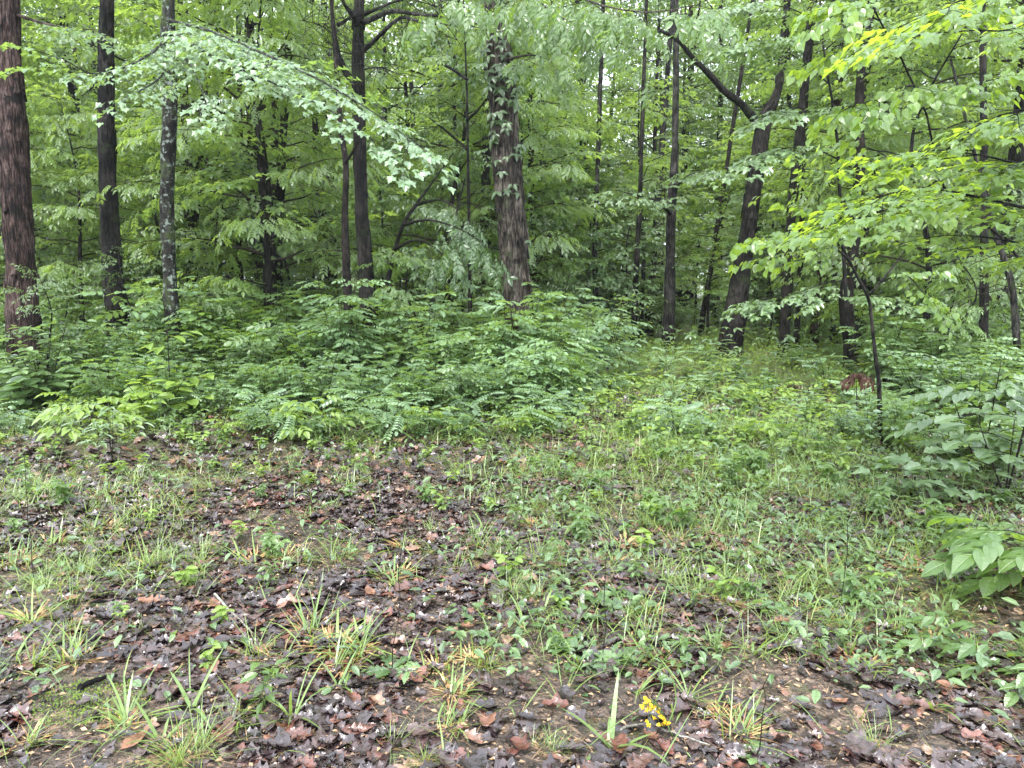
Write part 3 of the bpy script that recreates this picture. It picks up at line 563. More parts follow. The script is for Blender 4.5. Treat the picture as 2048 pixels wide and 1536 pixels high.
tree('tree', 'reddish curving trunk behind the dark-stemmed redbud', 'tree', [(1738, 60), (1722, 150), (1718, 240), (1722, 320), (1714, 420), (1704, 520), (1692, 600), (1700, 690)], 13, [14, 16, 18, 18, 19, 24, 28, 30], 'bark_brown', 11, 26, 0.06, low=('ash', 'maple', [([(1720, 230, 13), (1690, 218, 12), (1650, 222, 11.4)], 7, 0.55, (0, -.2, 0), 1)]))
tree('tree', 'grey trunk half hidden behind the reddish curving trunk', 'tree', [(1668, 560), (1668, 620), (1666, 680)], 19, [14, 16, 18], 'bark_grey', 11, 14)
tree('tree', 'upright dark trunk near the right edge', 'tree', [(1968, 330), (1969, 430), (1968, 540), (1967, 670)], 11, [14, 15, 16, 18], 'bark_dark', 9, 20, twigs=22, twl=0.8, cs=0.8)
tree('sapling', 'crooked S-shaped young tree at the right edge with a swollen joint', 'sapling', [(1972, 400), (1982, 440), (1998, 490), (2016, 540), (2028, 600), (2034, 690)], 9.5, [8, 9, 11, 14, 13, 14], 'bark_grey', 4.2, 18, canopy=False, twigs=20, twl=0.8)
tree('tree', 'grey trunk right of the shaggy trunk with its foot behind pale shrubs', 'tree', [(1192, 440), (1190, 500), (1191, 570)], 18, [11, 12, 13], 'bark_grey', 11, 14, cs=0.9, twigs=4)
tree('tree', 'lean brown trunk far behind the leaning forked tree', 'tree', [(1432, 470), (1418, 560), (1404, 640)], 21, [10, 11, 13], 'bark_brown', 11, 12)

# ---- redbud and near maples on the right
def boughs(name, label, cat, stems, limbs, kind, mat, bark='bark_dark', group=None):
    base = stems[0][0]; b0 = W(*base[0]); b0[2] = float(terr(b0[0], b0[1])); e = empty(name, b0, label, cat, group); TB = Batch(); LB = Batch()
    for pth, r0, r1 in stems:
        Q = px_path(pth)
        if pth is base: Q[0][2] = b0[2] - 0.03
        Q = smooth_path(Q, 26); TB.tube(Q, np.linspace(r0, r1, 26) * (1 + U(-.07, .07, 26)), 10)
    obj('trunk', TB.mesh('trunk', M[bark], True, b0), e); TB = Batch()
    for (pth, n, sc, dr, r0) in limbs:
        Q = smooth_path(px_path(pth), 16); TB.tube(Q, np.linspace(r0, 0.003, 16), 6); tg = unit(np.gradient(Q, axis=0))
        for j in range(n):
            g = U(0.1, 1.0) * 15; i = min(int(g), 14); p = Q[i] + (Q[i + 1] - Q[i]) * (g - i); side = unit(np.cross(tg[i], (0, 0, 1))) * (1 if j % 2 else -1)
            put_spray(LB, TB, SP[kind][rng.randint(5)], p, tg[i] + side * U(0.3, 1.1) + np.array(dr), U(-0.2, 0.2), sc * U(0.7, 1.1))
        put_spray(LB, TB, SP[kind][rng.randint(5)], Q[-1], tg[-1] + np.array(dr), 0, sc)
    obj('branches', TB.mesh('branches', M[bark], True, b0), e); obj('leaves', LB.mesh('leaves', M[mat], False, b0), e); return e
Y1 = 7.1
boughs('redbud_tree', 'young redbud with a thin kinked dark stem and heart-shaped leaves reaching left', 'tree',
  [([(1766, 825, Y1), (1758, 770, Y1), (1752, 720, Y1), (1744, 650, Y1), (1738, 600, Y1), (1716, 556, Y1 - .1), (1698, 520, Y1 - .2), (1672, 470, Y1 - .3), (1640, 440, Y1 - .4)], .024, .007), ([(1738, 590, Y1), (1760, 565, Y1), (1785, 535, Y1 + .1), (1810, 500, Y1 + .2)], .011, .005)],
  [([(1698, 520, 6.4), (1650, 480, 6.1), (1590, 468, 5.9), (1530, 474, 5.7)], 14, 0.62, (0, -.2, 0), .009), ([(1672, 470, 6.3), (1640, 420, 6.1), (1640, 370, 6)], 9, 0.6, (0, -.2, 0), .007), ([(1680, 490, 6.3), (1700, 440, 6.2), (1720, 400, 6)], 7, 0.6, (0, -.2, 0), .007), ([(1650, 490, 6.2), (1600, 520, 6), (1540, 520, 5.9)], 5, 0.6, (0, -.2, 0), .006), ([(1760, 565, 6.6), (1810, 550, 6.4), (1850, 590, 6.2)], 6, 0.6, (0, -.2, 0), .006)], 'heart', 'heart')
boughs('redbud_tree', 'taller redbud with hanging heart-shaped leaves at the upper right', 'tree',
  [([(2160, 960, 5.6), (2120, 700, 5.6), (2040, 520, 5.5), (1950, 430, 5.45), (1885, 370, 5.4), (1854, 232, 5.3), (1826, 169, 5.2), (1795, 100, 5.1), (1758, 41, 5), (1730, -30, 4.9)], .013, .005)],
  [([(1826, 169, 5.2), (1790, 180, 5), (1745, 200, 4.9), (1700, 215, 4.8)], 10, 0.65, (0, -.1, 0), .006), ([(1795, 100, 5.1), (1740, 90, 4.9), (1690, 100, 4.8)], 10, 0.65, (0, -.1, 0), .006), ([(1758, 41, 5), (1710, 20, 4.9), (1670, 30, 4.8)], 8, 0.65, (0, -.1, 0), .005),
   ([(1800, 110, 5.1), (1850, 60, 4.9), (1900, 40, 4.8)], 9, 0.65, (0, -.1, 0), .005), ([(1850, 220, 5.3), (1900, 190, 5), (1950, 170, 4.9)], 10, 0.65, (0, -.1, 0), .006), ([(1870, 330, 5.4), (1810, 330, 5.1), (1750, 300, 5)], 10, 0.6, (0, -.1, 0), .006), ([(1868, 320, 5.4), (1920, 280, 5.2), (1990, 250, 5)], 10, 0.6, (0, -.1, 0), .006), ([(1878, 400, 5.4), (1820, 420, 5.2), (1750, 430, 5.1)], 7, 0.6, (0, -.1, 0), .006)], 'heart', 'heart')
boughs('maple_tree', 'near maple leaning in from beyond the right edge with broad wet leaves', 'tree',
  [([(2260, 1000, 4.6), (2230, 700, 4.5), (2200, 400, 4.4), (2180, 100, 4.3), (2170, -200, 4.3)], .05, .03)],
  [([(2200, 420, 4.4), (2080, 420, 4.3), (1960, 395, 4.2), (1850, 375, 4.1), (1770, 390, 4)], 17, 0.75, (-.1, -.2, -.15), .012), ([(2190, 330, 4.4), (2060, 330, 4.4), (1960, 310, 4.3), (1880, 300, 4.3)], 13, 0.7, (-.1, -.2, -.15), .01), ([(2205, 500, 4.4), (2100, 500, 4.3), (2010, 480, 4.3), (1930, 470, 4.3)], 7, 0.65, (-.1, -.2, -.1), .01),
   ([(2190, 200, 4.3), (2090, 210, 4.2), (2000, 230, 4.1)], 8, 0.7, (-.1, -.2, -.15), .01), ([(2175, 0, 4.3), (2100, 30, 3.6), (2020, 60, 3.2), (1960, 60, 3.1)], 9, 0.7, (-.1, -.1, 0), .01), ([(2175, -80, 4.3), (2060, -40, 3.4), (1960, -10, 3.1)], 8, 0.7, (-.1, -.1, 0), .01)], 'maple_near', 'heart')
boughs('maple_tree', 'layered maple sapling spreading flat leaf sheets in front of the leaning forked tree', 'tree',
  [([(1700, 760, 11.5), (1690, 560, 11.5), (1680, 400, 11.5), (1672, 250, 11.5), (1650, 120, 11.5), (1640, 0, 11.4)], .035, .012)],
  [([(1680, 320, 11.5), (1620, 295, 11), (1550, 300, 10.6), (1490, 320, 10.3)], 16, 0.85, (0, -.3, -.05), .012), ([(1676, 280, 11.5), (1720, 250, 11), (1780, 240, 10.8)], 9, 0.85, (0, -.3, 0), .01), ([(1674, 240, 11.5), (1600, 215, 11), (1540, 230, 10.6)], 12, 0.85, (0, -.3, 0), .01), ([(1660, 170, 11.5), (1600, 120, 11), (1540, 90, 10.6), (1480, 90, 10.2)], 16, 0.85, (0, -.3, 0), .01), ([(1650, 100, 11.5), (1700, 60, 11), (1740, 50, 10.8)], 9, 0.85, (0, -.3, 0), .01), ([(1645, 60, 11.4), (1590, 20, 11), (1520, 10, 10.6), (1440, 20, 10.2)], 16, .85, (0, -.3, 0), .01),
   ([(1688, 560, 11.5), (1640, 570, 11), (1580, 590, 10.6), (1520, 600, 10.4)], 14, 0.8, (0, -.3, 0), .01), ([(1690, 600, 11.5), (1730, 590, 11), (1800, 600, 10.6)], 9, 0.8, (0, -.3, 0), .01)], 'maple', 'teal')

# ------------------------------------------------------------------ understorey trees behind (copies of a few kinds)
def understory(H, h0, Rr, nl, kind, mat, per, sc=1.0):
    ax = np.array([(0, 0, -0.05), (U(-.15, .15), U(-.15, .15), H * 0.35), (U(-.35, .35), U(-.35, .35), H * 0.7), (U(-.5, .5), U(-.5, .5), H)])
    LB, TB = crown(H, h0, Rr, nl, kind, per, smooth_path(ax, 20), 0.35, sc)
    tr = Batch(); tr.tube(smooth_path(ax, 20), np.linspace(0.012 * H, 0.006, 20), 8)
    return tr.mesh('trunk', M['bark_dark'], True), TB.mesh('branches', M['twig'], True), LB.mesh('crown', M[mat])
UN = [understory(5.5, 1.0, 1.9, 20, 'maple', 'maple', 7), understory(7.5, 1.6, 2.3, 26, 'maple', 'far', 8), understory(5.0, 0.7, 1.7, 20, 'ovate', 'far', 7),
      understory(7.0, 1.2, 2.1, 26, 'ovate', 'dark', 8), understory(6.0, 1.2, 1.9, 20, 'ash', 'far', 6), understory(4.0, 0.6, 1.5, 16, 'maple', 'teal', 7), understory(9, 3.0, 2.6, 26, 'ovate', 'far', 8),
      understory(13, 3.6, 3.0, 34, 'maple', 'far', 9, 1.1), understory(14, 4.5, 3.2, 34, 'ovate', 'maple', 9, 1.3),
      understory(2.7, 0.8, 0.75, 10, 'ovate', 'dark', 3, 0.6), understory(2.4, 0.9, 0.7, 8, 'ash', 'maple', 2, 0.7)]
UN_L = ['young maple with thin dark stem among the background trees', 'tall slender maple among the background trees', 'small oval-leaved understorey tree behind the thicket', 'dark oval-leaved understorey tree in the background',
        'understorey tree with feathery compound leaves in the background', 'low spreading maple with blue-green leaf layers in the background', 'tall leafy understorey tree in the deep background', 'high-crowned maple closing the view near the top', 'high-crowned oval-leaved tree closing the view near the top', 'head-high thin sapling with dark oval leaves rising from the thicket', 'head-high thin sapling with compound leaves rising from the thicket']
UN_G = ['young background maples', 'tall slender background maples', 'small oval-leaved understorey trees', 'dark oval-leaved understorey trees', 'feathery-leaved understorey trees', 'low blue-green background maples', 'tall leafy deep background trees', 'high-crowned background maples', 'high-crowned oval-leaved background trees', 'thin dark-leaved thicket saplings', 'thin compound-leaved thicket saplings']
protos = {}
def place_under(k, x, y, s=1.0):
    z = float(terr(x, y))
    if k not in protos:
        e = empty('understorey_tree', (x, y, z), UN_L[k], 'tree', UN_G[k], U(0, 6)); e.scale = (s, s, s)
        obj('trunk', UN[k][0], e); cc = obj('crown', UN[k][2], e); obj('branches', UN[k][1], cc)
        protos[k] = e
    else: copy_thing(protos[k], (x, y, z), U(0, 6), s)
placed = []
def spot(Y0, Y1, mind, ok, tries=200, margin=1.5):
    for _ in range(tries):
        y = math.sqrt(U(Y0 ** 2, Y1 ** 2)); x = U(-1, 1) * (y * 0.70 + margin); px, py = proj(x, y, float(terr(x, y)))
        if ok(px, py, x, y) and all((x - a) ** 2 + (y - b) ** 2 > mind ** 2 for a, b in placed):
            placed.append((x, y)); return x, y
    return None
def ok_mid(px, py, x, y):
    if px < 1150: return y > 12.6 and (abs(px - 1030) > 110 or y > 14.5)
    if px < 1700: return y > 17.5
    return y > 12.6
for i in range(84):
    s = spot(12.6, 27, 1.15, ok_mid)
    if s: place_under(rng.choice([0, 1, 2, 3, 4, 5], p=[.24, .10, .26, .12, .12, .16] if s[0] < 0.2 else [.10, .28, .16, .02, .30, .14]), s[0], s[1], U(0.6, 1.15))
for i in range(52):
    s = spot(13.5, 46, 1.0, lambda px, py, x, y: ok_mid(px, py, x, y) and not (1180 < px < 1650 and y < 22))
    if s: place_under(7 + rng.randint(2), s[0], s[1], U(0.85, 1.2))
for i in range(70):
    s = spot(26, 48, 1.5, lambda *a: True)
    if s: place_under(rng.choice([0, 1, 2, 3, 4, 6], p=[.18, .24, .14, .1, .1, .24]), s[0], s[1], U(0.9, 1.35))
for i in range(9):
    s = spot(14, 24, 0.9, lambda px, py, x, y: px < 1100 and ok_mid(px, py, x, y))
    if s: place_under(7 + rng.randint(2), s[0], s[1], U(0.85, 1.1))
TRPX = [46, 225, 338, 390, 480, 528, 560, 692, 730, 1035, 1268, 1340, 1480, 1570, 1700, 1760, 1968]
for i in range(13):
    s = spot(9.6, 14, 0.9, lambda px, py, x, y: (px < 1180 or px > 1720) and min(abs(px - t) for t in TRPX) > 44)
    if s: place_under(9 + rng.randint(2), s[0], s[1], U(0.5, 0.85))
for i in range(80):
    s = spot(48, 85, 2.5, lambda *a: True, margin=3)
    if s: place_under(rng.choice([1, 3, 6], p=[.4, .2, .4]), s[0], s[1], U(1.3, 2.1))

# ------------------------------------------------------------------ background pole trees
POLE = []
for k in range(5):
    H = 15; pts = [(0, 0, -0.1)]; dx, dy = U(-.05, .05, 2)
    for j in range(1, 6): pts.append((dx * j * 3 + U(-.12, .12), dy * j * 3 + U(-.12, .12), j * 3))
    r0 = [0.10, 0.13, 0.16, 0.09, 0.2][k]; P = np.array(pts, float); tm_ = trunk_mesh(P, np.linspace(r0, r0 * 0.45, 6), M[['bark_dark', 'bark_grey', 'bark_brown', 'bark_dark', 'bark_grey'][k]], 'trunk', 16, 0.07, (0, 0, 0), 0.3, False, 0.15, k)
    TB = Batch(); bare_twigs(TB, smooth_path(P, 30)[3:20], 16, 0.9, 0.009); POLE.append((tm_, TB.mesh('dead_twigs', M['twig'], True), P[3]))
PL = ['slim dark background trunk among the leaves', 'grey background trunk among the leaves', 'brown background trunk among the leaves', 'thin dark pole-like background trunk', 'stout grey background trunk deep in the wood']
PG = ['slim dark background trunks', 'grey background trunks', 'brown background trunks', 'thin pole-like background trunks', 'stout grey background trunks']
pproto = {}
def place_pole(k, x, y, s):
    z = float(terr(x, y))
    if k not in pproto:
        e = empty('forest_tree', (x, y, z), PL[k], 'tree', PG[k], U(0, 6)); e.scale = (s, s, s)
        obj('trunk', POLE[k][0], e); obj('dead_twigs', POLE[k][1], e); c = CANOPY[k % 3]; q = POLE[k][2]
        cc = obj('crown', c[0], e, (q[0], q[1], 8.5)); obj('branches', c[1], cc); pproto[k] = e
    else: copy_thing(pproto[k], (x, y, z), U(0, 6), s)
for i in range(18):
    s = spot(16, 30, 1.1, lambda px, py, x, y: ok_mid(px, py, x, y) and px > 110 and not (1130 < px < 1720 and y < 24))
    if s: place_pole(rng.randint(4), s[0], s[1], U(0.7, 1.1))
for i in range(60):
    s = spot(28, 75, 1.3, lambda px, py, x, y: px > 130 or y > 45)
    if s: place_pole(rng.randint(5), s[0], s[1], U(0.9, 1.4))

# far-off wood that reads as one mass
def far_wood():
    B = Batch(); n = 800; y = np.sqrt(U(42 ** 2, 120 ** 2, n)); x = U(-1, 1, n) * (y * .72 + 4); z = terr(x, y) + U(0, 1, n) ** 1.1 * (y * .40 + 2)
    for i in range(n):
        m = 150; c = np.array([x[i], y[i], z[i]]); v = unit(rng.normal(size=(m, 3))) * (U(0, 1, m) ** .5)[:, None] * np.array([U(2, 4), U(2, 4), U(.8, 1.8)]); a = U(0, 6.28, m)
        B.leaves(TM['diamond'], c + v, np.stack([np.cos(a), np.sin(a), U(-.7, .1, m)], -1), np.stack([U(-.5, .5, m), U(-.5, .5, m), np.ones(m)], -1), U(.22, .5, m), U(0, 1, m) * .6 + U(0, .4))
    n = 1400; y = np.sqrt(U(34 ** 2, 100 ** 2, n)); x = U(-1, 1, n) * (y * .72 + 4)
    for i in range(n):
        m = 40; c = np.array([x[i], y[i], float(terr(x[i], y[i])) + U(.1, 1.8)]); v = unit(rng.normal(size=(m, 3))) * (U(0, 1, m) ** .5)[:, None] * np.array([1.6, 1.6, .7]); a = U(0, 6.28, m)
        B.leaves(TM['diamond'], c + v, np.stack([np.cos(a), np.sin(a), U(-.7, .1, m)], -1), np.stack([U(-.5, .5, m), U(-.5, .5, m), np.ones(m)], -1), U(.12, .3, m), U(0, 1, m) * .6 + U(0, .4))
    tag(obj('distant_foliage', B.mesh('distant_foliage', M['far'])), 'mass of leaves of the far-off wood closing the view', 'woodland', None, 'stuff')
far_wood()

# ------------------------------------------------------------------ shrubs and low plants
def shrub(H, nst, tm, leaf, n_per, mat, spread=0.45, hang=0.35, smat='twig', lfrom=0.3, jit=0.5, r=0.006):
    LB = Batch(); TB = Batch()
    for i in range(nst):
        az = i * 2.4 + U(-.4, .4); l = H * U(0.75, 1.1) if i else H; sp = spread * H * (U(0.4, 1.1) if i else 0.2); t = np.linspace(0, 1, 7)
        P = np.stack([math.cos(az) * sp * t ** 1.4 + U(-.01, .01, 7), math.sin(az) * sp * t ** 1.4 + U(-.01, .01, 7), l * t * (1 - 0.12 * t)], -1)
        TB.tube(P, np.linspace(r, r * 0.4, 7), 5)
        for j in range(n_per):
            g = lfrom + (1 - lfrom) * (j + U(0, .6)) / n_per; k = min(int(g * 6), 5); p = P[k] + (P[k + 1] - P[k]) * (g * 6 - k); a = j * 2.4 + az + U(-.4, .4)
            d = np.array([math.cos(a), math.sin(a), U(-hang, hang * 0.8) + 0.15]); br = U(0.0, 0.22) * H * (1.1 - g)
            q = p + unit(d + np.array([0, 0, .3])) * br
            if br > 0.06: TB.tube(np.array([p, (p + q) / 2 + [0, 0, .01], q]), [r * .4, r * .3, r * .25], 3)
            LB.leaves(TM[tm], q, d, (U(-jit, jit), U(-jit, jit), 1), leaf * U(0.65, 1.15), U(0, 1))
        LB.leaves(TM[tm], P[-1], (math.cos(az), math.sin(az), 0.3), (U(-.2, .2), U(-.2, .2), 1), leaf, U(0.3, 1))
    return LB.mesh('leaves', M[mat]), TB.mesh('stems', M[smat], True)
kinds = {}
def defkind(key, name, cat, label, group, variants): kinds[key] = dict(name=name, cat=cat, label=label, group=group, v=variants, p={})
def put(key, x, y, s=1.0, v=None, rz=None, label=None, tilt=0.08):
    K = kinds[key]; v = rng.randint(len(K['v'])) if v is None else v; z = float(terr(x, y)) - 0.005; rz = U(0, 6.28) if rz is None else rz
    if v not in K['p']:
        e = empty(K['name'], (x, y, z), K['label'], K['cat'], K['group'], rz); e.scale = (s, s, s); K['p'][v] = e
        for nm, me in zip(K.get('parts', ('leaves', 'stems')), K['v'][v]): obj(nm, me, e)
    else: e = copy_thing(K['p'][v], (x, y, z), rz, s, K['label'], (U(-tilt, tilt), U(-tilt, tilt)))
    e['group'] = K['group']
    if label: e['label'] = label; del e['group']
    return e
defkind('ash', 'oval_leaflet_shrub', 'shrub', 'thicket shrub with paired oval leaflets', 'thicket shrubs with paired oval leaflets', [shrub(U(1.0, 1.35), 7, 'comp7o', 0.24, n_, m_) for n_, m_ in ((11, 'shrub'), (9, 'pale'), (12, 'shrub'), (8, 'pale'), (10, 'maple'))])
defkind('viny', 'pointed_leaf_shrub', 'shrub', 'dark thicket shrub with plain pointed leaves', 'dark thicket shrubs with pointed leaves', [shrub(U(.8, 1.1), 8, 'ovate', 0.11, 26, 'dark', 0.5) for _ in range(3)])
defkind('round', 'rounded_leaf_shrub', 'shrub', 'thicket shrub with broad rounded pale green leaves', 'thicket shrubs with rounded leaves', [shrub(U(.75, 1.15), 6, 'oval', U(.11, .15), 15, m_, 0.5) for m_ in ('shrub', 'pale', 'shrub', 'pale')])
defkind('tealb', 'blue_green_plant', 'shrub', 'knee-high plant with rows of small blue-green leaflets', 'knee-high plants with blue-green leaflets', [shrub(U(.32, .6), 5, 'comp11', 0.22, 7, 'pale', 0.7, 0.5) for _ in range(4)])
defkind('creeper', 'five_leaflet_seedling', 'seedling', 'low green seedling with five leaflets on the forest floor', 'low five-leaflet seedlings', [shrub(U(.16, .28), 3, 'palm5', 0.085, 3, 'maple', 0.7, smat='stem', r=0.0025) for _ in range(3)])
defkind('limes', 'three_leaflet_seedling', 'seedling', 'yellow-green three-leaflet seedling on the leaf litter', 'yellow-green three-leaflet seedlings', [shrub(U(.10, .2), 2, 'palm3o', 0.06, 3, 'lime', 0.8, smat='stem', r=0.002) for _ in range(3)])
defkind('weed', 'weed', 'weed', 'small upright weed with narrow pointed leaves', 'small upright narrow-leaved weeds', [shrub(U(.12, .26), 2, rng.choice(['lance', 'ovate']), 0.055, 8, 'maple', 0.3, smat='stem', r=0.0025, lfrom=0.1) for _ in range(4)])
defkind('msap', 'maple_seedling', 'seedling', 'maple seedling with a flat tuft of lobed leaves', 'maple seedlings in the undergrowth', [shrub(U(.35, .6), 2, 'maple', 0.12, 7, 'teal', 0.3, lfrom=0.5, r=0.004) for _ in range(3)])
defkind('hsap', 'ash_seedling', 'seedling', 'light green ash seedling with pointed leaflets', 'light green ash seedlings', [shrub(U(.3, .5), 2, 'comp7', 0.26, 4, 'lime', 0.35, lfrom=0.6, r=0.004) for _ in range(3)])

def place_many(key, n, Y0, Y1, ok, s0, s1, mind=0.3, margin=0.4):
    own = []; c = 0
    for _ in range(n * 30):
        if c >= n: break
        y = math.sqrt(U(Y0 ** 2, Y1 ** 2)); x = U(-1, 1) * (y * 0.68 + margin); px, py = proj(x, y, float(terr(x, y))); w = ok(px, py, x, y)
        if w <= 0 or U(0, 1) > w: continue
        if any((x - a) ** 2 + (y - b) ** 2 < mind ** 2 for a, b in own): continue
        own.append((x, y)); c += 1; put(key, x, y, U(s0, s1) * (w if w < 1 and False else 1))
def edge(px): return np.interp(px, [0, 300, 600, 900, 1100, 1200, 1300, 1380], [812, 815, 822, 818, 800, 760, 705, 680])   # lower edge of the tall thicket
def bank(px, py, x, y): return 1.0 if (px < 1380 and py < edge(px) - 12) else 0.0
def rbank(px, py, x, y): return 1.0 if (px > np.interp(py, [650, 700, 760, 900], [1660, 1730, 1760, 1820]) and py < 900) else 0.0
def both(px, py, x, y): return max(bank(px, py, x, y), rbank(px, py, x, y))
def fringe(px, py, x, y):
    e = edge(px) if px < 1380 else 690
    if px < 1230: return 1.0 if e - 20 < py < e + 70 else 0.0
    if px < 1700: return 0.8 if 690 < py < 1000 else 0.0
    return 1.0 if 800 < py < 1050 else 0.0
place_many('ash', 105, 8.3, 15, bank, 0.5, 1.35, 0.42); place_many('viny', 50, 9, 16, bank, 0.7, 1.2, 0.5); place_many('round', 70, 8.2, 14, bank, 0.6, 1.25, 0.4)
slope = lambda px, py, x, y: 1.0 if (px < 1300 and edge(px) - 45 < py < edge(px) + 22) else 0.0
place_many('round', 60, 7.0, 11, slope, 0.38, 0.75, 0.25); place_many('ash', 50, 7.0, 11, slope, 0.35, 0.65, 0.25); place_many('viny', 24, 7.0, 11, slope, 0.35, 0.6, 0.3)
place_many('ash', 40, 7.8, 15, rbank, 0.6, 1.0, 0.45); place_many('viny', 55, 7.5, 16, rbank, 0.55, 1.1, 0.4); place_many('round', 26, 7.5, 15, rbank, 0.55, 0.95, 0.45)
for k_, n_ in (('ash', 40), ('viny', 45), ('round', 30)): place_many(k_, n_, 16, 32, lambda px, py, x, y: 1.0 if (px < 1180 or px > 1560 or y > 21) else 0.12, 0.8, 1.4, 0.6)
place_many('tealb', 90, 6.4, 16, lambda px, py, x, y: (1.0 if 500 < px < 1150 else 0.12) * fringe(px, py, x, y), 0.7, 1.1, 0.25)
place_many('creeper', 290, 3.4, 12, lambda px, py, x, y: fringe(px, py, x, y) if py < 950 else (0.5 if px > 1150 else 0.14), 0.45, 1.0, 0.12)
place_many('limes', 190, 2.8, 10, lambda px, py, x, y: 0.9 if 830 < py < 960 else 0.2, 0.4, 1.1, 0.15)
place_many('weed', 290, 2.4, 9, lambda px, py, x, y: 1.0 if (px > 1000 and 930 < py < 1400) else (0.6 if py < 960 else 0.2), 0.5, 1.1, 0.1)
place_many('msap', 46, 5.2, 14, lambda px, py, x, y: fringe(px, py, x, y) * (1 if px > 1100 else 0.3), 0.6, 1.0, 0.35)
place_many('hsap', 38, 5.0, 12, fringe, 0.45, 0.85, 0.35)

# ------------------------------------------------------------------ grass
def blades(B, base, az, L, w, lean, curl, rnd, seg=5):
    N = len(base); t = np.linspace(0, 1, seg + 1); base = np.asarray(base, float)
    ang = lean[:, None] + curl[:, None] * t[None]                      # angle from vertical
    ds = (L / seg)[:, None]; hx = np.cumsum(np.sin(ang) * ds, 1) - np.sin(ang[:, :1]) * ds; hz = np.cumsum(np.cos(ang) * ds, 1) - np.cos(ang[:, :1]) * ds
    cx = np.cos(az)[:, None]; sy = np.sin(az)[:, None]
    C = np.stack([base[:, 0:1] + hx * cx, base[:, 1:2] + hx * sy, base[:, 2:3] + hz], -1)
    prof = np.array([np.interp(v, [0, .15, .5, .85, 1], [.6, 1, .95, .5, .04]) for v in t]); s = np.stack([-np.sin(az), np.cos(az), np.zeros(N)], -1)
    hw = (w[:, None] * prof[None] / 2)[:, :, None]
    V = np.stack([C - s[:, None] * hw + np.array([0, 0, 0.0]), C + s[:, None] * hw], 2).reshape(N, -1, 3)
    k = (seg + 1) * 2; i = np.arange(seg) * 2; Q = np.stack([i, i + 1, i + 3, i + 2], -1).ravel(); FL = (Q[None] + (np.arange(N) * k)[:, None]).ravel()
    B.raw(V.reshape(-1, 3), FL, np.full(N * seg, 4), np.repeat(rnd, k))
def tuft(n, L, w, rad, dead=40, lean=0.9, curl=1.0):
    B = Batch(); a = U(0, 2 * pi, n); r = rad * .5 * np.sqrt(U(0, 1, n)); base = np.stack([r * np.cos(a), r * np.sin(a), np.zeros(n)], -1)
    nc = rng.randint(2, 5); cc = U(-1.3, 1.3, (nc, 2)) * rad; ci = rng.randint(0, nc, n); base[:, :2] += cc[ci]; a = np.where(U(0, 1, n) < .5, a, U(0, 2 * pi) + U(-1.6, 1.6, n))
    blades(B, base, a + U(-.6, .6, n), L * U(.35, 1.1, n), w * U(.5, 1.15, n), U(0.12, lean, n) ** 0.8, U(0.0, curl, n) * U(.5, 1.9, n), U(0.1, 1, n)); me = [B.mesh('blades', M['grass'])]
    if dead:
        D = Batch(); a = U(0, 2 * pi, dead); r = rad * np.sqrt(U(0, 1, dead)); base = np.stack([r * np.cos(a), r * np.sin(a), np.full(dead, .012)], -1)
        blades(D, base, a + U(-.5, .5, dead), L * U(.2, .5, dead), w * U(.5, 1.0, dead), U(0.9, 1.5, dead), U(0, .5, dead), U(0, 1, dead), 3); me.append(D.mesh('dead_blades', M['straw']))
    return me
defkind('crab', 'broad_grass_tuft', 'grass', 'broad-bladed grass tuft with a straw-coloured foot on the litter', 'broad-bladed grass tufts', [tuft(n, .24, w_, .05, 42, 1.35, 1.1) for n, w_ in ((18, .012), (26, .009), (40, .008), (22, .011), (14, .010), (30, .007))])
defkind('fine', 'fine_grass_tuft', 'grass', 'fine-bladed grass tuft on the litter', 'fine-bladed grass tufts', [tuft(n, .20, .003, .05, 24, 1.2, 1.1) for n in (70, 100, 60)])
defkind('meadow', 'sprawling_grass_tuft', 'grass', 'loose sprawling tuft of medium green grass', 'loose sprawling grass tufts', [tuft(n, .25, .006, .10, 16, 1.2, 1.2) for n in (40, 55, 48)])
defkind('arch', 'arching_grass_shoot', 'grass', 'few-bladed grass shoot with wide arching blades', 'grass shoots with wide arching blades', [tuft(n, .26, w_, .02, 0, 1.2, 1.9) for n, w_ in ((6, .013), (8, .011), (11, .009), (5, .016))])
for k_ in ('crab', 'fine', 'meadow', 'arch'): kinds[k_]['parts'] = ('blades', 'dead_blades')
def at_px(key, px, py, s=1.0, **kw): g = G(px, py); return put(key, g[0], g[1], s, **kw)
for px, py, s in [(150, 1325, 1.25), (510, 1125, 1.2), (690, 1335, 1.2), (60, 1240, 1.1), (570, 1115, 1.0), (805, 1095, 1.1), (900, 1385, 1.0), (1065, 1052, 1.1), (1320, 1330, 1.1), (1725, 1335, 1.2), (1700, 1250, 1), (1480, 1470, 1.1), (1860, 1285, 1.1), (1930, 1300, 1),
                  (770, 1165, 1.1), (800, 1150, 1), (620, 1265, 1.3), (660, 1290, 1.3), (720, 1300, 1.2), (100, 1090, 1.2), (200, 1060, 1.1), (870, 1340, 1), (1800, 1130, 1.2), (1830, 1150, 1), (40, 1130, 1.2), (1300, 1230, 1), (60, 1480, .8), (240, 1450, .8), (905, 1455, .7), (1440, 1430, .8), (1650, 1080, 1.1), (1250, 1090, 1.2), (1230, 1130, 1.1), (940, 1320, .9)]:
    at_px('crab', px, py, s * .82)
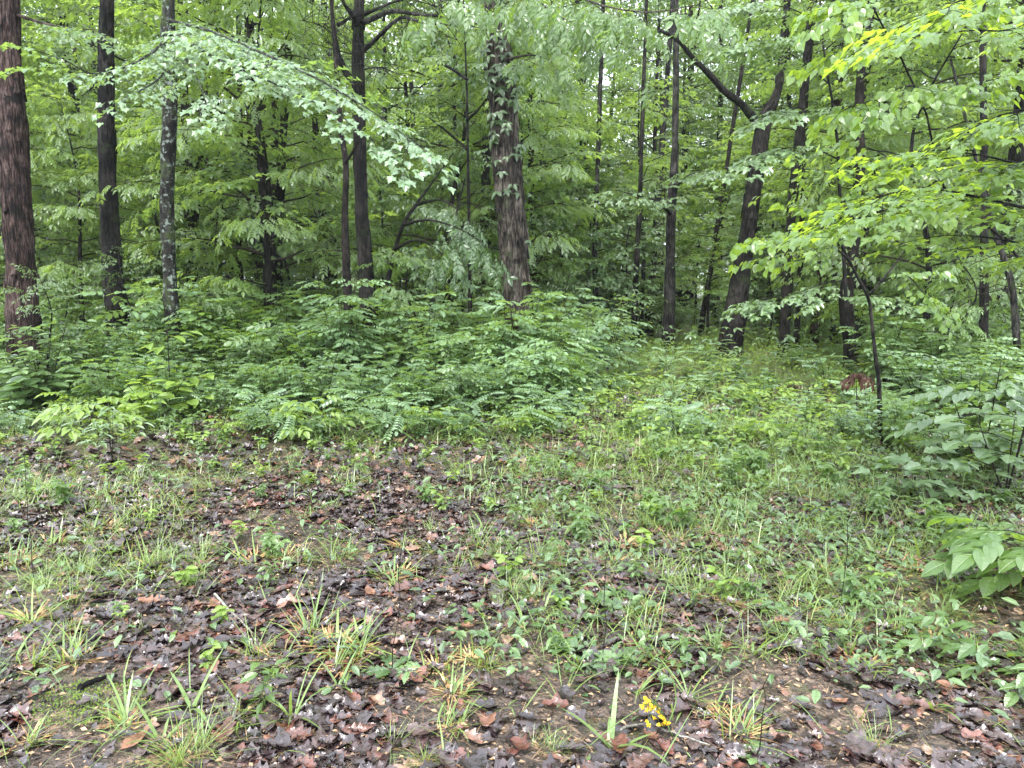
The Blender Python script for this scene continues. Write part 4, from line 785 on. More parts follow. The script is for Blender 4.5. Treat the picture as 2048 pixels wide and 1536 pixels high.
for px, py, s in [(290, 1265, .8), (340, 1120, 1.2), (365, 975, 1.3), (350, 1125, 1.3), (400, 1110, 1.2), (350, 1520, 1.4), (370, 1500, 1.5), (1750, 1505, 1), (770, 1500, .8), (840, 1520, .8), (1090, 1500, .8), (1900, 1075, 1.2), (1880, 1090, 1.2), (1020, 1180, 1), (1010, 1220, .8), (160, 1150, 1.3), (1480, 1200, 1), (590, 920, 1), (390, 900, 1), (970, 900, 1)]:
    at_px('fine', px, py, s * .75)
for px, py, s in [(250, 1445, 1), (390, 1425, 1.1), (585, 1440, 1.1), (330, 1480, .9), (1275, 1395, .8), (1235, 1500, 1.2), (200, 1500, .8), (490, 1420, .8), (1150, 1330, .9), (1500, 1310, .9), (1760, 1130, 1.3), (1830, 1120, 1.2), (1380, 1400, .9), (30, 1330, .8)]:
    at_px('arch', px, py, s)
def gz(px, py, x, y):
    if py > 1500: return 0.1
    if px + 120 * math.sin(y * 2.3 + 1) > 1090: return float(np.interp(py, [850, 1000, 1200, 1330, 1536], [1, 1, 1, .35, .12])) * (0.35 if px > 1780 and py < 1100 else 1)
    if px < 420: return float(np.interp(py, [850, 930, 1000, 1100, 1250, 1330, 1536], [.6, .15, .7, .9, .5, .15, .1]))
    return float(np.interp(py, [820, 900, 1000, 1150, 1350, 1536], [1, .6, .3, .28, .25, .1]))
place_many('meadow', 270, 2.6, 9, gz, 0.5, 1.0, 0.08); place_many('crab', 60, 2.7, 8, gz, 0.35, 0.7, 0.2); place_many('fine', 110, 2.4, 8, gz, 0.5, 1.1, 0.15); place_many('arch', 60, 2.4, 7, gz, 0.45, 0.9, 0.15)

# uncountable grass of the clearing and path
def grass_stuff():
    n = 150000; y = np.sqrt(U(5.0 ** 2, 24 ** 2, n)); x = U(-1, 1, n) * (y * .7 + .3); f = y * cP + CAMZ * sP; px = CX + F * x / f; py = CY - F * (y * sP - CAMZ * cP) / f
    e = np.interp(px, [0, 300, 600, 900, 1100, 1200, 1300, 1380, 2100], [812, 815, 822, 818, 800, 760, 705, 680, 680])
    inpath = (px > 1180) & (px < 1720) & (py < 960) & (py > e - 10); clump = np.sin(x * 3.1 + y * 1.7) + np.sin(x * 5.3 - y * 4.1 + 2) + U(-1, 1, n) > -0.9
    low = (py > e - 25) & (py < e + 75) & (px <= 1180); keep = (inpath & clump) | (low & clump & (U(0, 1, n) < .55)) | ((px > 1700) & (py < 1100) & (U(0, 1, n) < .2) & clump)
    x, y = x[keep], y[keep]; n = len(x); base = np.stack([x, y, terr(x, y)], -1); B = Batch()
    blades(B, base, U(0, 6.28, n), U(.12, .34, n), U(.003, .007, n), U(.2, 1.3, n), U(.1, 1.3, n), U(.1, 1, n), 3)
    tag(obj('grass', B.mesh('grass', M['grass'])), 'thin bright grass growing over the path and along the thicket edge', 'grass', None, 'stuff')
    # sparse single blades in the litter
    n = 60000; y = np.sqrt(U(2.2 ** 2, 8.0 ** 2, n)); x = U(-1, 1, n) * (y * .7 + .3); f = y * cP + CAMZ * sP; px = CX + F * x / f; py = CY - F * (y * sP - CAMZ * cP) / f
    cl = np.sin(x * 5.1 + 1) + np.sin(y * 6.3 + x * 2) + U(-1, 1, n)
    pj = px + 130 * np.sin(y * 2.3 + 1) + 60 * np.sin(y * 5.1) + U(-130, 130, n)
    k = ((pj > 1080) & (px < 1850) & (py < 1330) & (cl > -.5) & (U(0, 1, n) < np.interp(py, [850, 1150, 1330], [.8, .8, .25]))) | ((px < 420) & (py > 960) & (py < 1260) & (cl > .1) & (U(0, 1, n) < .6)) | (U(0, 1, n) < .04); x, y = x[k], y[k]; n = len(x); base = np.stack([x, y, terr(x, y)], -1); B = Batch()
    blades(B, base, U(0, 6.28, n), U(.06, .27, n), U(.002, .006, n), U(.3, 1.3, n), U(.1, 1.9, n), U(.1, 1, n), 4)
    tag(obj('sparse_grass', B.mesh('sparse_grass', M['grass'])), 'sparse single grass blades poking through the wet litter', 'grass', None, 'stuff')
grass_stuff()
# uncountable low leafy cover
def cover():
    B = Batch()
    def scatter(n, Y0, Y1, fn, tm, s0, s1, h0, h1, nz=0.35):
        y = np.sqrt(U(Y0 ** 2, Y1 ** 2, n)); x = U(-1, 1, n) * (y * .7 + .3); f = y * cP + CAMZ * sP; px = CX + F * x / f; py = CY - F * (y * sP - CAMZ * cP) / f
        k = fn(px, py, x, y) > U(0, 1, n); x, y = x[k], y[k]; m = len(x); a = U(0, 6.28, m); h = U(h0, h1, m)
        p = np.stack([x, y, terr(x, y) + h], -1); d = np.stack([np.cos(a), np.sin(a), U(-.4, .3, m)], -1); nn = np.stack([U(-nz, nz, m), U(-nz, nz, m), np.ones(m)], -1)
        B.leaves(TM[tm], p, d, nn, U(s0, s1, m), U(0, 1, m))
    B0 = B; B = Batch()
    e = lambda px: np.interp(px, [0, 300, 600, 900, 1100, 1200, 1300, 1380, 2100], [812, 815, 822, 818, 800, 760, 705, 680, 680])
    scatter(16000, 6.4, 22, lambda px, py, x, y: np.where((px > 1150) & (px < 1750) & (py > e(px) - 10) & (py < 950), .9, 0) * (np.sin(x * 2.3 + 1) + np.sin(y * 2.9 + x) > -0.6), 'oval', .03, .08, .04, .30)
    scatter(26000, 6.0, 24, lambda px, py, x, y: np.where((px > 1150) & (px < 1750) & (py > e(px) - 10) & (py < 980), .9, 0), 'oval_far', .03, .085, .06, .36, .5)
    tag(obj('leafy_carpet', B.mesh('leafy_carpet', M['lime'])), 'bright carpet of small leaves over the grassy path', 'ground cover', None, 'stuff'); B = B0
    scatter(9000, 6.4, 11, lambda px, py, x, y: np.where((py > e(px) - 30) & (py < e(px) + 60) & (px < 1250), .9, 0), 'ovate', .03, .08, .02, .22)
    B0 = B; B = Batch(); scatter(42000, 2.5, 8.3, lambda px, py, x, y: np.where((px + 130 * np.sin(y * 2.3 + 1) + U(-150, 150, len(px)) > 1080) & (py < 1380), .6, .10) * (np.sin(x * 4 + 1) + np.sin(y * 5) + np.sin(x * 9 + y * 7) > -0.2), 'ovate_far', .022, .065, .01, .13, .5)
    scatter(13000, 2.5, 8.3, lambda px, py, x, y: np.where((px + 130 * np.sin(y * 2.3 + 1) + U(-150, 150, len(px)) > 1080) & (py < 1300), .5, .06) * (np.sin(x * 3 + 2) + np.sin(y * 4 + x) > 0.2), 'oval_far', .03, .075, .02, .14, .5)
    tag(obj('low_weeds', B.mesh('low_weeds', M['shrub'])), 'low small-leaved weeds mixed into the grass right of centre', 'ground cover', None, 'stuff'); B = B0
    scatter(16000, 13, 40, lambda px, py, x, y: 0.8 + 0 * px, 'palm3', .08, .16, .05, .7)
    tag(obj('ground_cover', B.mesh('ground_cover', M['shrub'])), 'tangle of small leafy plants covering the ground', 'ground cover', None, 'stuff')
cover()

# ------------------------------------------------------------------ leaf litter
def litter_tm(kind, cu, cv, tw):
    nx, ny = 12, 4; V = []; 
    for i in range(nx + 1):
        x = i / nx
        if kind == 0: w = 0.30 * max(0, math.sin(pi * min(1, x + .02))) ** .7 * (1 + 0.38 * math.sin(x * 22 + 1))
        elif kind == 1: w = 0.25 * max(0, math.sin(pi * min(1, x + .01))) ** .8
        else: w = 0.38 * max(0, math.sin(pi * min(1, x + .02))) ** .6 * (1 + 0.3 * math.sin(x * 14 + 1))
        w = max(w, 0.012)
        for j in range(ny + 1):
            v = (j / ny - .5) * 2; y = v * w; z = cv * y * y * 2.2 + cu * (x - .5) ** 2 + tw * y * (x - .5) * 2 + 0.02 * math.sin(9 * x + 5 * v + cu * 9)
            V.append((x - .5, y * (1 - abs(cv) * abs(y)), z))
    Fc = [(i * (ny + 1) + j, i * (ny + 1) + j + 1, (i + 1) * (ny + 1) + j + 1, (i + 1) * (ny + 1) + j) for i in range(nx) for j in range(ny)]
    return T_(V, Fc)
LR = np.random.RandomState(31)
LT = [litter_tm((0, 2, 0, 1)[k % 4], LR.uniform(-.25, .4), LR.uniform(.1, 1.1) * (1 if k % 3 else -.6), LR.uniform(-.55, .55)) for k in range(16)]
def litter():
    B = Batch()
    def sc(n, Y0, Y1, s0, s1, zz, tilt, dens=None):
        y = np.sqrt(U(Y0 ** 2, Y1 ** 2, n)); x = U(-1, 1, n) * (y * .7 + .3)
        if dens is not None: k = dens(x, y) > U(0, 1, n); x, y = x[k], y[k]
        n = len(x); a = U(0, 6.28, n); idx = rng.randint(0, 16, n)
        p = np.stack([x, y, terr(x, y) + U(zz * .15, zz, n)], -1); d = np.stack([np.cos(a), np.sin(a), U(-tilt, tilt, n)], -1); nn = np.stack([U(-tilt, tilt, n), U(-tilt, tilt, n), np.ones(n)], -1)
        rr = U(0, 1, n) ** 1.25; s = U(s0, s1, n)
        for t in range(16):
            m = idx == t; B.leaves(LT[t], p[m], d[m], nn[m], s[m], rr[m])
    bare = lambda x, y: np.where(np.sin(x * 1.9 + 0.6) * np.sin(y * 2.7 + x * .8) + 0.5 * np.sin(x * 4.3 + y * 3.1) + 0.9 * np.exp(-((x - 0.05) ** 2 / .12 + (y - 3.35) ** 2 / .12)) + 0.9 * np.exp(-((x + .3) ** 2 / .2 + (y - 2.5) ** 2 / .08)) + 0.9 * np.exp(-((x - 1.2) ** 2 / .3 + (y - 2.55) ** 2 / .06)) + 0.9 * np.exp(-((x + 1.5) ** 2 / .15 + (y - 2.75) ** 2 / .05)) > 0.66, .20, 1.0)
    sc(21000, 1.9, 6.0, .025, .10, .018, .18, bare); sc(2800, 1.9, 6.0, .08, .14, .022, .16, bare); sc(8000, 6.0, 11, .07, .15, .035, .4)
    o = obj('leaf_litter', B.mesh('leaf_litter', M['litter'], True)); tag(o, 'carpet of wet dark brown dead leaves', 'leaf litter', None, 'stuff')
    C = Batch(); n = 60000; y = np.sqrt(U(1.9 ** 2, 7 ** 2, n)); x = U(-1, 1, n) * (y * .7 + .3); a = U(0, 6.28, n)
    C.leaves(TM['diamond'], np.stack([x, y, terr(x, y) + U(.002, .02, n)], -1), np.stack([np.cos(a), np.sin(a), U(-.2, .2, n)], -1), np.stack([U(-.4, .4, n), U(-.4, .4, n), np.ones(n)], -1), U(.006, .028, n), U(0, 1, n) ** 1.6)
    n = 9000; y = np.sqrt(U(1.9 ** 2, 6 ** 2, n)); x = U(-1, 1, n) * (y * .7 + .3)
    blades(C, np.stack([x, y, terr(x, y) + .012], -1), U(0, 6.28, n), U(.02, .10, n), U(.0012, .003, n), np.full(n, 1.45), U(0, .15, n), U(.4, 1, n), 2)
    tag(obj('litter_fragments', C.mesh('litter_fragments', M['chip'])), 'crumbled leaf fragments and straw on the wet soil', 'leaf litter', None, 'stuff')
litter()

# single curled red and tan leaves that stand out
CR = []
for k in range(6):
    b = Batch(); b.leaves(litter_tm(k % 3, U(-.3, .6), U(.2, 1.4), U(-.4, .4)), (0, 0, .012), (1, 0, 0), (0, 0, 1), .15, U(0, 1)); CR.append(b.mesh('dead_leaf', M['redleaf'], True))
red_px = [(450, 1475), (300, 1350), (700, 1285), (760, 1300), (560, 1000), (145, 1205), (300, 1210), (330, 1215), (430, 1215), (520, 1255), (590, 1170), (850, 1170), (890, 1165), (820, 1045), (1130, 1105), (1170, 1420), (1110, 1420), (1480, 1220), (1560, 1250), (1690, 1350), (1680, 1410), (1830, 1450), (1990, 1275), (1780, 1215), (480, 1400), (640, 1450), (270, 1490), (200, 1390), (1040, 1500), (980, 1460), (1300, 1480), (1350, 1370), (1450, 1300), (900, 940), (1000, 930), (1080, 1240), (1240, 1500), (1560, 1490), (1900, 1380), (90, 1480), (30, 1290), (610, 1320), (930, 1260), (1020, 1300), (740, 1190), (390, 1050), (250, 1010), (180, 1000), (100, 930), (1280, 1050), (1850, 960), (1760, 1000)]
p0 = {}
for i, (px, py) in enumerate(red_px[::2] + red_px[1:20:4]):
    g = G(px, py); k = i % 6
    if k not in p0:
        o = obj('dead_leaf', CR[k], None, (g[0], g[1], g[2])); tag(o, 'curled russet dead leaf on the dark litter', 'dead leaf', 'curled russet dead leaves'); p0[k] = o
    else:
        o = p0[k].copy(); link(o)
    o.location = (g[0], g[1], g[2] + .01); o.rotation_euler = (U(-.15, .15), U(-.15, .15), U(0, 6)); s = U(.45, .85); o.scale = (s, s, s)

# ------------------------------------------------------------------ sticks and wood
def stick(pts, r, mat, name, label, cat='stick', r1=None, zoff=0.02, tw=0):
    Q = np.array([G(*p) for p in pts]); Q[:, 2] += zoff; n = 14; P = smooth_path(Q, n); P[:, 2] += U(-.004, .006, n); b = Batch(); b.tube(P, np.linspace(r, r1 or r * .5, n) * (1 + U(-.15, .15, n)), 8)
    if tw: bare_twigs(b, P, tw, .12, .002)
    o = obj(name, b.mesh(name, M[mat], True, Q[0]), None, Q[0]); tag(o, label, cat); return o
stick([(430, 1195), (455, 1225), (480, 1248), (505, 1275)], .007, 'lichen_wood', 'stick', 'thin lichen-crusted stick on the litter left of centre')
stick([(1165, 1190), (1163, 1225), (1155, 1250)], .016, 'lichen_wood', 'wood_fragment', 'short pale lichened piece of dead wood near the middle', 'dead wood')
stick([(1128, 1095), (1138, 1125), (1150, 1150)], .018, 'bark_red', 'root', 'red-brown bent root poking out of the litter', 'root', .012)
stick([(160, 1385), (195, 1370), (235, 1360)], .012, 'bark_dark', 'stick', 'dark wet stick beside the moss patch at lower left')
stick([(180, 1215), (260, 1205), (340, 1195)], .008, 'bark_dark', 'stick', 'long dark thin stick behind the lower left grass tuft')
stick([(330, 1048), (400, 1050), (480, 1045)], .007, 'bark_dark', 'stick', 'straight dark twig lying across the upper left litter')
stick([(970, 1015), (1010, 1020), (1050, 1025)], .02, 'bark_dark', 'log', 'short dark rotten log in the litter behind the central tuft', 'log')
stick([(1240, 1470), (1290, 1458), (1350, 1478), (1420, 1500)], .005, 'lichen_wood', 'stick', 'pale curved stalk lying in front of the yellow flowers')
stick([(700, 1385), (790, 1372), (870, 1378)], .004, 'bark_dark', 'stick', 'fine dark twig near the base of the tall dark stalk')
stick([(1180, 1095), (1320, 1120), (1400, 1150)], .008, 'bark_dark', 'stick', 'dark stick hidden in grass right of the bent root')
stick([(0, 880), (40, 868), (85, 850)], .015, 'bark_grey', 'stick', 'grey stick at the left edge where thicket meets litter')
stick([(1040, 800), (1100, 790), (1150, 780)], .05, 'bark_shag', 'log', 'fallen log half hidden under the shrubs in the middle', 'log', .035, 0.05)

# ------------------------------------------------------------------ particular plants
def plant(name, label, cat, px, py, build):
    g = G(px, py); e = empty(name, g, label, cat); LB, TB, mat, sm = build(); obj('leaves', LB.mesh('leaves', M[mat]), e); obj('stems', TB.mesh('stems', M[sm], True), e); return e
def tall_stalk(h, rosette='oak', rs=.13, n=6, r=.0022, mat='shrub'):
    def f():
        LB = Batch(); TB = Batch(); t = np.linspace(0, 1, 8)[:, None]; TB.tube(np.concatenate([U(-.01, .01, (8, 2)) + t * np.array([[U(-.05, .08), U(-.03, .03)]]), t * h], 1), np.linspace(r, r * .6, 8), 6)
        for k in range(n):
            a = k * 6.28 / n + U(-.3, .3); LB.leaves(TM[rosette], (0, 0, .01), (math.cos(a), math.sin(a), U(.1, .5)), (U(-.2, .2), U(-.2, .2), 1), rs * U(.6, 1.1), U(.2, 1))
        return LB, TB, mat, 'twig'
    return f
plant('stalk_weed', 'tall thin dark stalk with lobed basal leaves left of centre', 'weed', 782, 1345, tall_stalk(.72))
plant('stalk_weed', 'tall thin dark stalk right of the pale wood fragment', 'weed', 1205, 1335, tall_stalk(.62, rs=.09))
plant('stalk_weed', 'thin dark stalk with jagged basal leaves at the bottom right of centre', 'weed', 1512, 1520, tall_stalk(.30, rs=.09))
plant('stalk_weed', 'brown-topped dark stalk in the right-hand grass', 'weed', 1680, 1220, tall_stalk(.52, rs=.11))
plant('stalk_weed', 'bare dark stalk among grass at the far left', 'weed', 66, 1160, tall_stalk(.75, rs=.05))
plant('stalk_weed', 'dark leafy-topped stalk in the middle of the litter', 'weed', 1030, 1150, tall_stalk(.50, rs=.06))
plant('stalk_weed', 'pair-leafed slim stalk above the litter centre left of the sapling pair', 'weed', 970, 1110, tall_stalk(.35, 'ovate', rs=.08))
def vsticks():
    LB = Batch(); TB = Batch()
    for dx, dz, r in ((.40, 1.05, .006), (-.18, .62, .005), (.12, .9, .003)):
        t = np.linspace(0, 1, 8)[:, None]; P = np.concatenate([dx * t + .03 * np.sin(t * 7), 0.1 * t, dz * t], 1); TB.tube(P, np.linspace(r, r * .5, 8), 6)
        for k in range(4):
            q = P[3 + k]; LB.leaves(TM['comp7o'], q, (U(-1, 1), -.6, .1), (U(-.2, .2), -.2, 1), .16, U(0, 1))
    return LB, TB, 'shrub', 'twig'
plant('sapling', 'V-shaped pair of bare sticks rising at the thicket edge', 'sapling', 632, 838, vsticks)
def pale_shrub(h, n, tm='comp7o', ls=.2, mat='teal', lean=(0, 0), spread=.35, br=8, r=.008):
    def f():
        LB = Batch(); TB = Batch()
        for i in range(n):
            az = i * 2.4; t = np.linspace(0, 1, 9); hh = h * (U(.7, 1) if i else 1); sp = spread * U(.5, 1)
            P = np.stack([math.cos(az) * sp * t + lean[0] * t, math.sin(az) * sp * t + lean[1] * t, hh * t], -1); TB.tube(P, np.linspace(r, r * .3, 9), 6)
            for j in range(br):
                g = .35 + .65 * (j + .5) / br; k = min(int(g * 8), 7); p = P[k]; a = j * 2.2 + az; l = .42 * (1.15 - g) + .12; m = max(2, int(l / .09)); d = np.array([math.cos(a), math.sin(a), .25]); TB.tube(np.array([p, p + d * l * .5, p + d * l + [0, 0, -.04]]), [r * .4, r * .3, r * .2], 4)
                for q in range(m + 1):
                    sgn = 1 if q % 2 else -1; LB.leaves(TM[tm], p + d * l * (q + .4) / (m + .4), d + np.array([-d[1], d[0], 0]) * sgn * U(.4, 1.2) + [0, 0, -.2], (U(-.3, .3), U(-.3, .3) - .15, 1), ls * U(.7, 1.1), U(.2, 1))
        return LB, TB, mat, 'twig'
    return f
plant('shrub', 'tall pale blue-green shrub in front of the crooked-limbed cedar', 'shrub', 690, 800, pale_shrub(1.8, 7, ls=.19, spread=.5, mat='pale', br=10))
plant('shrub', 'tall pale oval-leaved shrub at the foot of the shaggy trunk, left side', 'shrub', 965, 790, pale_shrub(1.15, 6, ls=.24, spread=.55, mat='pale'))
plant('shrub', 'arching pale shrub right of the foot of the shaggy trunk', 'shrub', 1165, 775, pale_shrub(1.35, 7, ls=.24, spread=.65, mat='pale'))
plant('shrub', 'pale shrub left of the path, lowest and nearest of those by the shaggy trunk', 'shrub', 1060, 800, pale_shrub(.85, 7, ls=.22, spread=.6, mat='pale'))
plant('shrub', 'lighter green bushy shrub where thicket meets the grassy path', 'shrub', 1215, 740, pale_shrub(1.5, 6, 'ovate', ls=.10, spread=.7, mat='far'))
plant('shrub', 'broad glossy dark-leaved shrub at the left side of the thicket', 'shrub', 70, 830, pale_shrub(.55, 5, 'oval', ls=.24, spread=.3, mat='dark', br=4))
plant('shrub', 'soft green rounded shrub in front of the red-brown cedar', 'shrub', 90, 815, pale_shrub(1.15, 6, 'oval', ls=.15, spread=.55, mat='shrub'))
plant('tall_weed', 'tall light green weed with large drooping pointed leaves left of centre in the thicket', 'weed', 343, 835, pale_shrub(1.05, 1, 'ovate', ls=.24, spread=.02, mat='lime', br=4, r=.01))
plant('weed', 'broad yellow-green leafy plant under the tall light green weed', 'weed', 320, 845, pale_shrub(.5, 5, 'oval', ls=.19, spread=.35, mat='lime', br=3))
plant('seedling', 'bright yellow-green compound-leaved seedling at the thicket edge', 'seedling', 615, 875, pale_shrub(.42, 3, 'comp5', ls=.18, spread=.2, mat='lime', br=3, r=.005))
plant('seedling', 'bright seedling with wide leaflets at the left thicket edge', 'seedling', 170, 875, pale_shrub(.38, 3, 'comp5', ls=.19, spread=.25, mat='lime', br=3, r=.005))
plant('weed', 'upright pale weed column of narrow leaves at left, on the litter edge', 'weed', 225, 925, pale_shrub(.55, 3, 'lance', ls=.10, spread=.06, mat='teal', br=9, r=.004))
plant('hickory_sapling', 'dark green sapling with big leaves at the right edge', 'sapling', 1960, 955, pale_shrub(.95, 4, 'comp7b', ls=.21, spread=.28, mat='shrub', br=4, lean=(-.1, 0)))
plant('maple_sapling', 'maple sapling with big wet lobed leaves right of the path grass', 'sapling', 1850, 1010, pale_shrub(.32, 4, 'maple', ls=.13, spread=.22, mat='teal', br=3, r=.004))
plant('oak_sapling', 'oak sapling with large lobed leaves by the right edge', 'sapling', 2010, 1000, pale_shrub(.8, 4, 'oak', ls=.19, spread=.3, mat='teal', br=4))
plant('hickory_sapling', 'broad-leaved sapling reaching in low from the right edge', 'sapling', 2200, 1240, pale_shrub(.50, 3, 'comp7b', ls=.25, spread=.12, mat='maple', br=4, lean=(-.22, .05)))
plant('seedling', 'ash seedling with toothed leaves at the lower right edge', 'seedling', 2110, 1400, pale_shrub(.20, 2, 'comp5', ls=.15, spread=.08, mat='maple', br=3, lean=(-.12, 0), r=.004))
plant('weed', 'low broad-leaved rosette weed right of centre in the foreground', 'weed', 1550, 1225, tall_stalk(.05, 'oval', .11, 8))
plant('weed', 'rosette weed of oval leaves in the foreground beside the flower stem', 'weed', 1120, 1300, tall_stalk(.05, 'ovate', .12, 7))
plant('weed', 'clump of textured oval leaves under the grass behind the yellow flowers', 'weed', 1240, 1330, tall_stalk(.08, 'ovate', .13, 12))
plant('weed', 'larger clump of textured leaves left of the tall stalk right of centre', 'weed', 1190, 1200, tall_stalk(.08, 'ovate', .13, 10))
plant('weed', 'small rosette at the bottom right below the dark stalk', 'weed', 1430, 1285, tall_stalk(.05, 'oval', .07, 6))

for px, py, k_, s_ in [(1740, 905, 'round', .5), (1800, 900, 'ash', .42), (1690, 890, 'viny', .45), (1775, 880, 'ash', .45), (1850, 890, 'round', .5)]: at_px(k_, px, py, s_)
# rust-coloured dead frond on the right
def frond():
    LB = Batch(); TB = Batch()
    for k in range(6):
        a = U(-.9, .9) ; d = np.array([math.sin(a) * .8, -.3, -.3]); p = np.array([0, 0, .62]); t = np.linspace(0, 1, 6)[:, None]; P = p + d * .35 * t + np.array([0, 0, .1]) * t * (1 - t); TB.tube(P, .002, 4)
        for j in range(5): LB.leaves(TM['lance'], P[j + 1], (U(-.5, .5), 0, -1), (U(-.5, .5), -1, .1), .10, U(0, 1)); LB.leaves(TM['lance'], P[j + 1], (U(-1, 1), 0, -.6), (0, -1, .3), .08, U(0, 1))
    TB.tube(np.array([(0.1, .1, 0), (.05, .05, .3), (0, 0, .62)]), [.006, .005, .003], 5); return LB, TB, 'rust', 'twig'
plant('dead_frond', 'rust-red withered spray of leaves hanging beside the kinked redbud stem', 'dead plant', 1705, 862, frond)

def moss():
    g = G(190, 1405); b = Batch(); n = 2600; a = U(0, 6.28, n); r = .16 * np.sqrt(U(0, 1, n)); x = r * np.cos(a) * 1.3; y = r * np.sin(a); k = U(0, 1, n) > .35 + .4 * np.sin(x * 40) * np.sin(y * 50); x, y = x[k], y[k]; n = len(x)
    b.leaves(TM['diamond'], np.stack([x, y, terr(x + g[0], y + g[1]) - g[2] + U(.004, .014, n)], -1), unit(U(-1, 1, (n, 3)) + [0, 0, .8]), U(-1, 1, (n, 3)), U(.006, .013, n), U(0, 1, n))
    o = obj('moss_patch', b.mesh('moss_patch', M['lime']), None, g); tag(o, 'small yellow-green moss patch on bare soil at lower left', 'moss')
moss()

# yellow flower stem
def flower():
    g = G(1345, 1475); e = empty('yellow_flower', g, 'drooping stem with a cluster of small yellow flowers in the foreground', 'flower')
    Y = g[1]; TB = Batch(); a = [W(1318, 1330, Y + .05), W(1325, 1370, Y + .02), W(1318, 1388, Y), W(1310, 1404, Y - .01)]
    b0 = W(1338, 1455, Y)
    P = smooth_path(np.array([g, W(1345, 1470, Y), W(1337, 1450, Y), W(1352, 1400, Y + .06), W(1340, 1345, Y + .08), *a]), 30); TB.tube(P - g, .0022, 6)
    FB = Batch()
    tips = [(1290, 1398), (1291, 1406), (1297, 1402), (1284, 1412), (1302, 1410), (1296, 1416), (1306, 1415), (1311, 1412), (1293, 1420), (1301, 1420), (1316, 1424), (1294, 1442), (1297, 1450), (1308, 1436), (1326, 1437), (1330, 1443), (1318, 1448), (1327, 1447), (1336, 1446), (1318, 1418), (1322, 1432), (1287, 1416)]
    hub = P[-1]
    for (px, py) in tips:
        q = W(px, py, Y + U(-.03, .03)); TB.tube(smooth_path(np.array([hub, (hub + q) / 2 + [0, 0, .006], q]), 5) - g, .0009, 4)
        n = 10
        FB.leaves(TM['oval'], np.repeat([q - g], n, 0), unit(U(-1, 1, (n, 3)) + [0, 0, -.3]), unit(U(-1, 1, (n, 3))), U(.007, .011, n), U(0, 1, n))
        th = np.linspace(0, pi, 5); c = q - g; FB.tube(np.stack([c[0] + 0 * th, c[1] + 0 * th, c[2] + .0045 * np.cos(th)], -1), .0042 * np.sin(th) + .0006, 6, U(0, 1))
    obj('stem', TB.mesh('stem', M['stem'], True), e); obj('blossoms', FB.mesh('blossoms', M['yellow']), e)
flower()

# ------------------------------------------------------------------ humid air
def haze():
    m, n, l = nt('haze_air'); v = n.new('ShaderNodeVolumePrincipled'); v.inputs['Color'].default_value = (0.93, 0.97, 0.98, 1); v.inputs['Density'].default_value = 0.0005; v.inputs['Anisotropy'].default_value = 0.2
    o = n.new('ShaderNodeOutputMaterial'); l.new(v.outputs[0], o.inputs['Volume'])
    x0, x1, y0, y1, z0, z1 = -620, 620, -14, 640, -3, 26
    V = [(x, y, z) for z in (z0, z1) for y in (y0, y1) for x in (x0, x1)]; Fs = [(0, 2, 3, 1), (4, 5, 7, 6), (0, 1, 5, 4), (2, 6, 7, 3), (0, 4, 6, 2), (1, 3, 7, 5)]
    tag(obj('haze', meshdata('haze', V, [i for f in Fs for i in f], [4] * 6, m)), 'faint humid haze between the trees', 'haze', None, 'stuff')
haze()

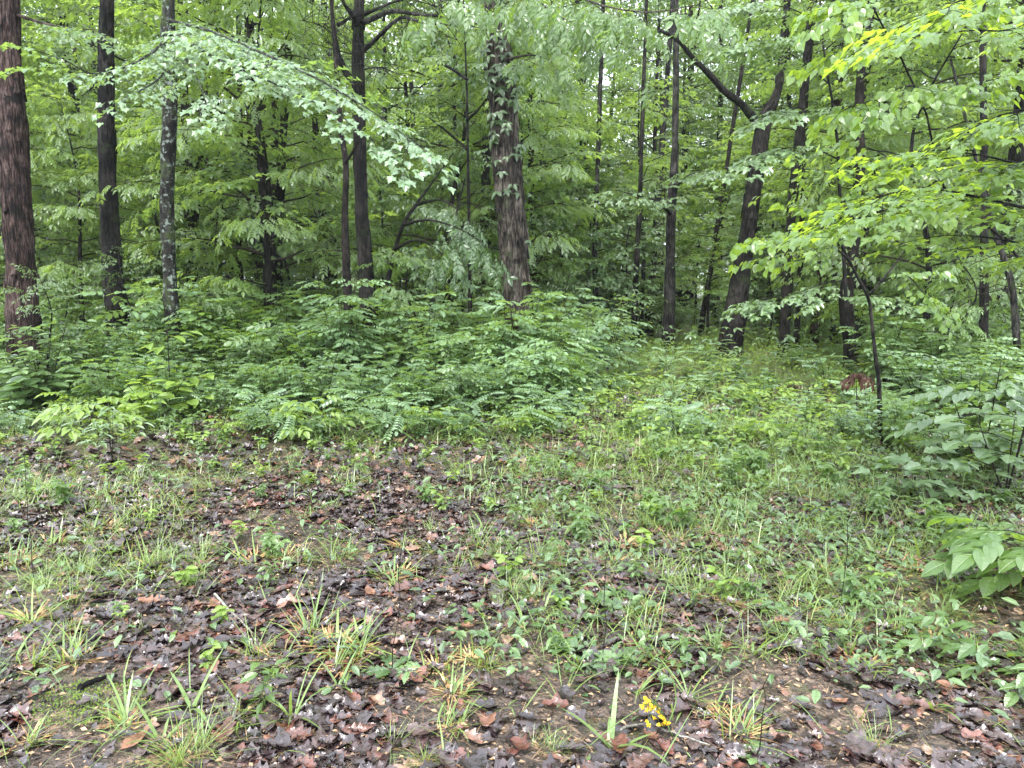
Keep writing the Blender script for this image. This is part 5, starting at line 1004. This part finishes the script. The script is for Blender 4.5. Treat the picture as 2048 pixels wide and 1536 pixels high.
# ------------------------------------------------------------------ labels that say which one
def relabel():
    MARK = [(1300, 1420, 'the yellow flowers'), (465, 1235, 'the lichen-crusted stick'), (1160, 1225, 'the pale lichened wood'), (1138, 1125, 'the bent red-brown root'), (782, 1345, 'the tall stalk left of centre'), (1680, 1220, 'the brown-topped stalk'), (1512, 1520, 'the bottom right stalk'),
            (1550, 1225, 'the rosette weed right of centre'), (66, 1160, 'the bare stalk at far left'), (1850, 1010, 'the big-leaved maple sapling'), (615, 875, 'the bright compound-leaved seedling'), (225, 925, 'the upright pale weed column'), (1705, 862, 'the rust-red withered spray'), (632, 838, 'the V-shaped bare sticks'),
            (197, 1372, 'the moss-side stick'), (1010, 1020, 'the short rotten log'), (400, 1050, 'the straight dark twig'), (1290, 1458, 'the pale curved stalk'), (2060, 1400, 'the toothed ash seedling'), (170, 875, 'the wide-leaflet seedling'), (1100, 790, 'the half-hidden fallen log'), (343, 835, 'the large-leaved light green weed'), (1765, 825, 'the kinked redbud stem'), (1030, 1150, 'the leafy-topped central stalk'), (1240, 1330, 'the textured oval-leaved clump'), (60, 1500, 'the bottom left corner'), (1980, 1500, 'the bottom right corner'), (700, 1500, 'the bottom edge left of centre')]
    FARM = [(40, 'the red-brown edge cedar'), (215, 'the near-black trunk'), (338, 'the lichened trunk'), (480, 'the thin straight trunk'), (565, 'the slightly bent dark trunk'), (720, 'the crooked-limbed cedar'), (860, 'the slanting saplings'), (1020, 'the big shaggy trunk'), (1190, 'the half-hidden grey trunk'), (1345, 'the pale-topped trunk'), (1500, 'the leaning forked tree'), (1610, 'the rotten orange trunk'), (1715, 'the reddish curving trunk'), (1850, 'the taller redbud'), (1968, 'the dark right-edge trunk')]
    short = {}; used = set()
    for o in list(COL.objects):
        if o.parent is None and o.get('category') and o.get('group'):
            x, y, z = o.location
            if y < 1: continue
            px, py = proj(x, y, z)
            if y < 7.6:
                d = [math.hypot((px - a) * .8, (py - b) * 1.6) for a, b, _ in MARK]; i = int(np.argmin(d)); a, b, nm = MARK[i]
                dx, dy = px - a, (py - b) * 1.8; near = 'just ' if d[i] < 60 else ''
                rel = ('right of' if dx > 0 else 'left of') if abs(dx) > abs(dy) else ('in front of' if dy > 0 else 'behind')
                w = near + rel + ' ' + nm; key = (o['label'], w)
            else:
                i = int(np.argmin([abs(px - a) for a, _ in FARM])); a, nm = FARM[i]
                rel = 'in line with' if abs(px - a) < 14 else ('right of' if px > a else 'left of'); dep = 'at the front, ' if y < 9.3 else ('a little back, ' if y < 12 else ('further back, ' if y < 18 else ('far back, ' if y < 32 else 'farthest back, ')))
                w = dep + rel + ' ' + nm; key = (o['label'], w)
            short.setdefault(key, []).append(o)
    SH = {'weed': 'small upright narrow-leaved weed'}
    for (lab, w), os_ in short.items():
        base = lab.split(' on the ')[0].split(' in the ')[0].split(' among the ')[0].split(' behind the ')[0].split(' with a straw')[0].split(' closing the')[0].split(' rising from')[0]
        if len(os_) > 7: continue
        os_.sort(key=lambda o: o.location.x / o.location.y)
        for i, o in enumerate(os_):
            n = len(os_); num = ['', '', 'two', 'three', 'four', 'five', 'six', 'seven'][n]
            pre = '' if n == 1 else (('left of two' if i == 0 else 'right of two') if n == 2 else ('leftmost of ' + num if i == 0 else ('rightmost of ' + num if i == n - 1 else ['', 'second', 'third', 'fourth', 'fifth', 'sixth'][i] + ' from left of ' + num)))
            t = base + ', ' + (pre + ', ' if pre else '') + w
            if len(t.replace(',', '').replace('-', ' ').split()) > 16: t = ' '.join(base.split()[-3:]) + ', ' + (pre + ', ' if pre else '') + w
            if len(t.replace(',', '').replace('-', ' ').split()) <= 16 and t not in used: o['label'] = t; used.add(t)
relabel()
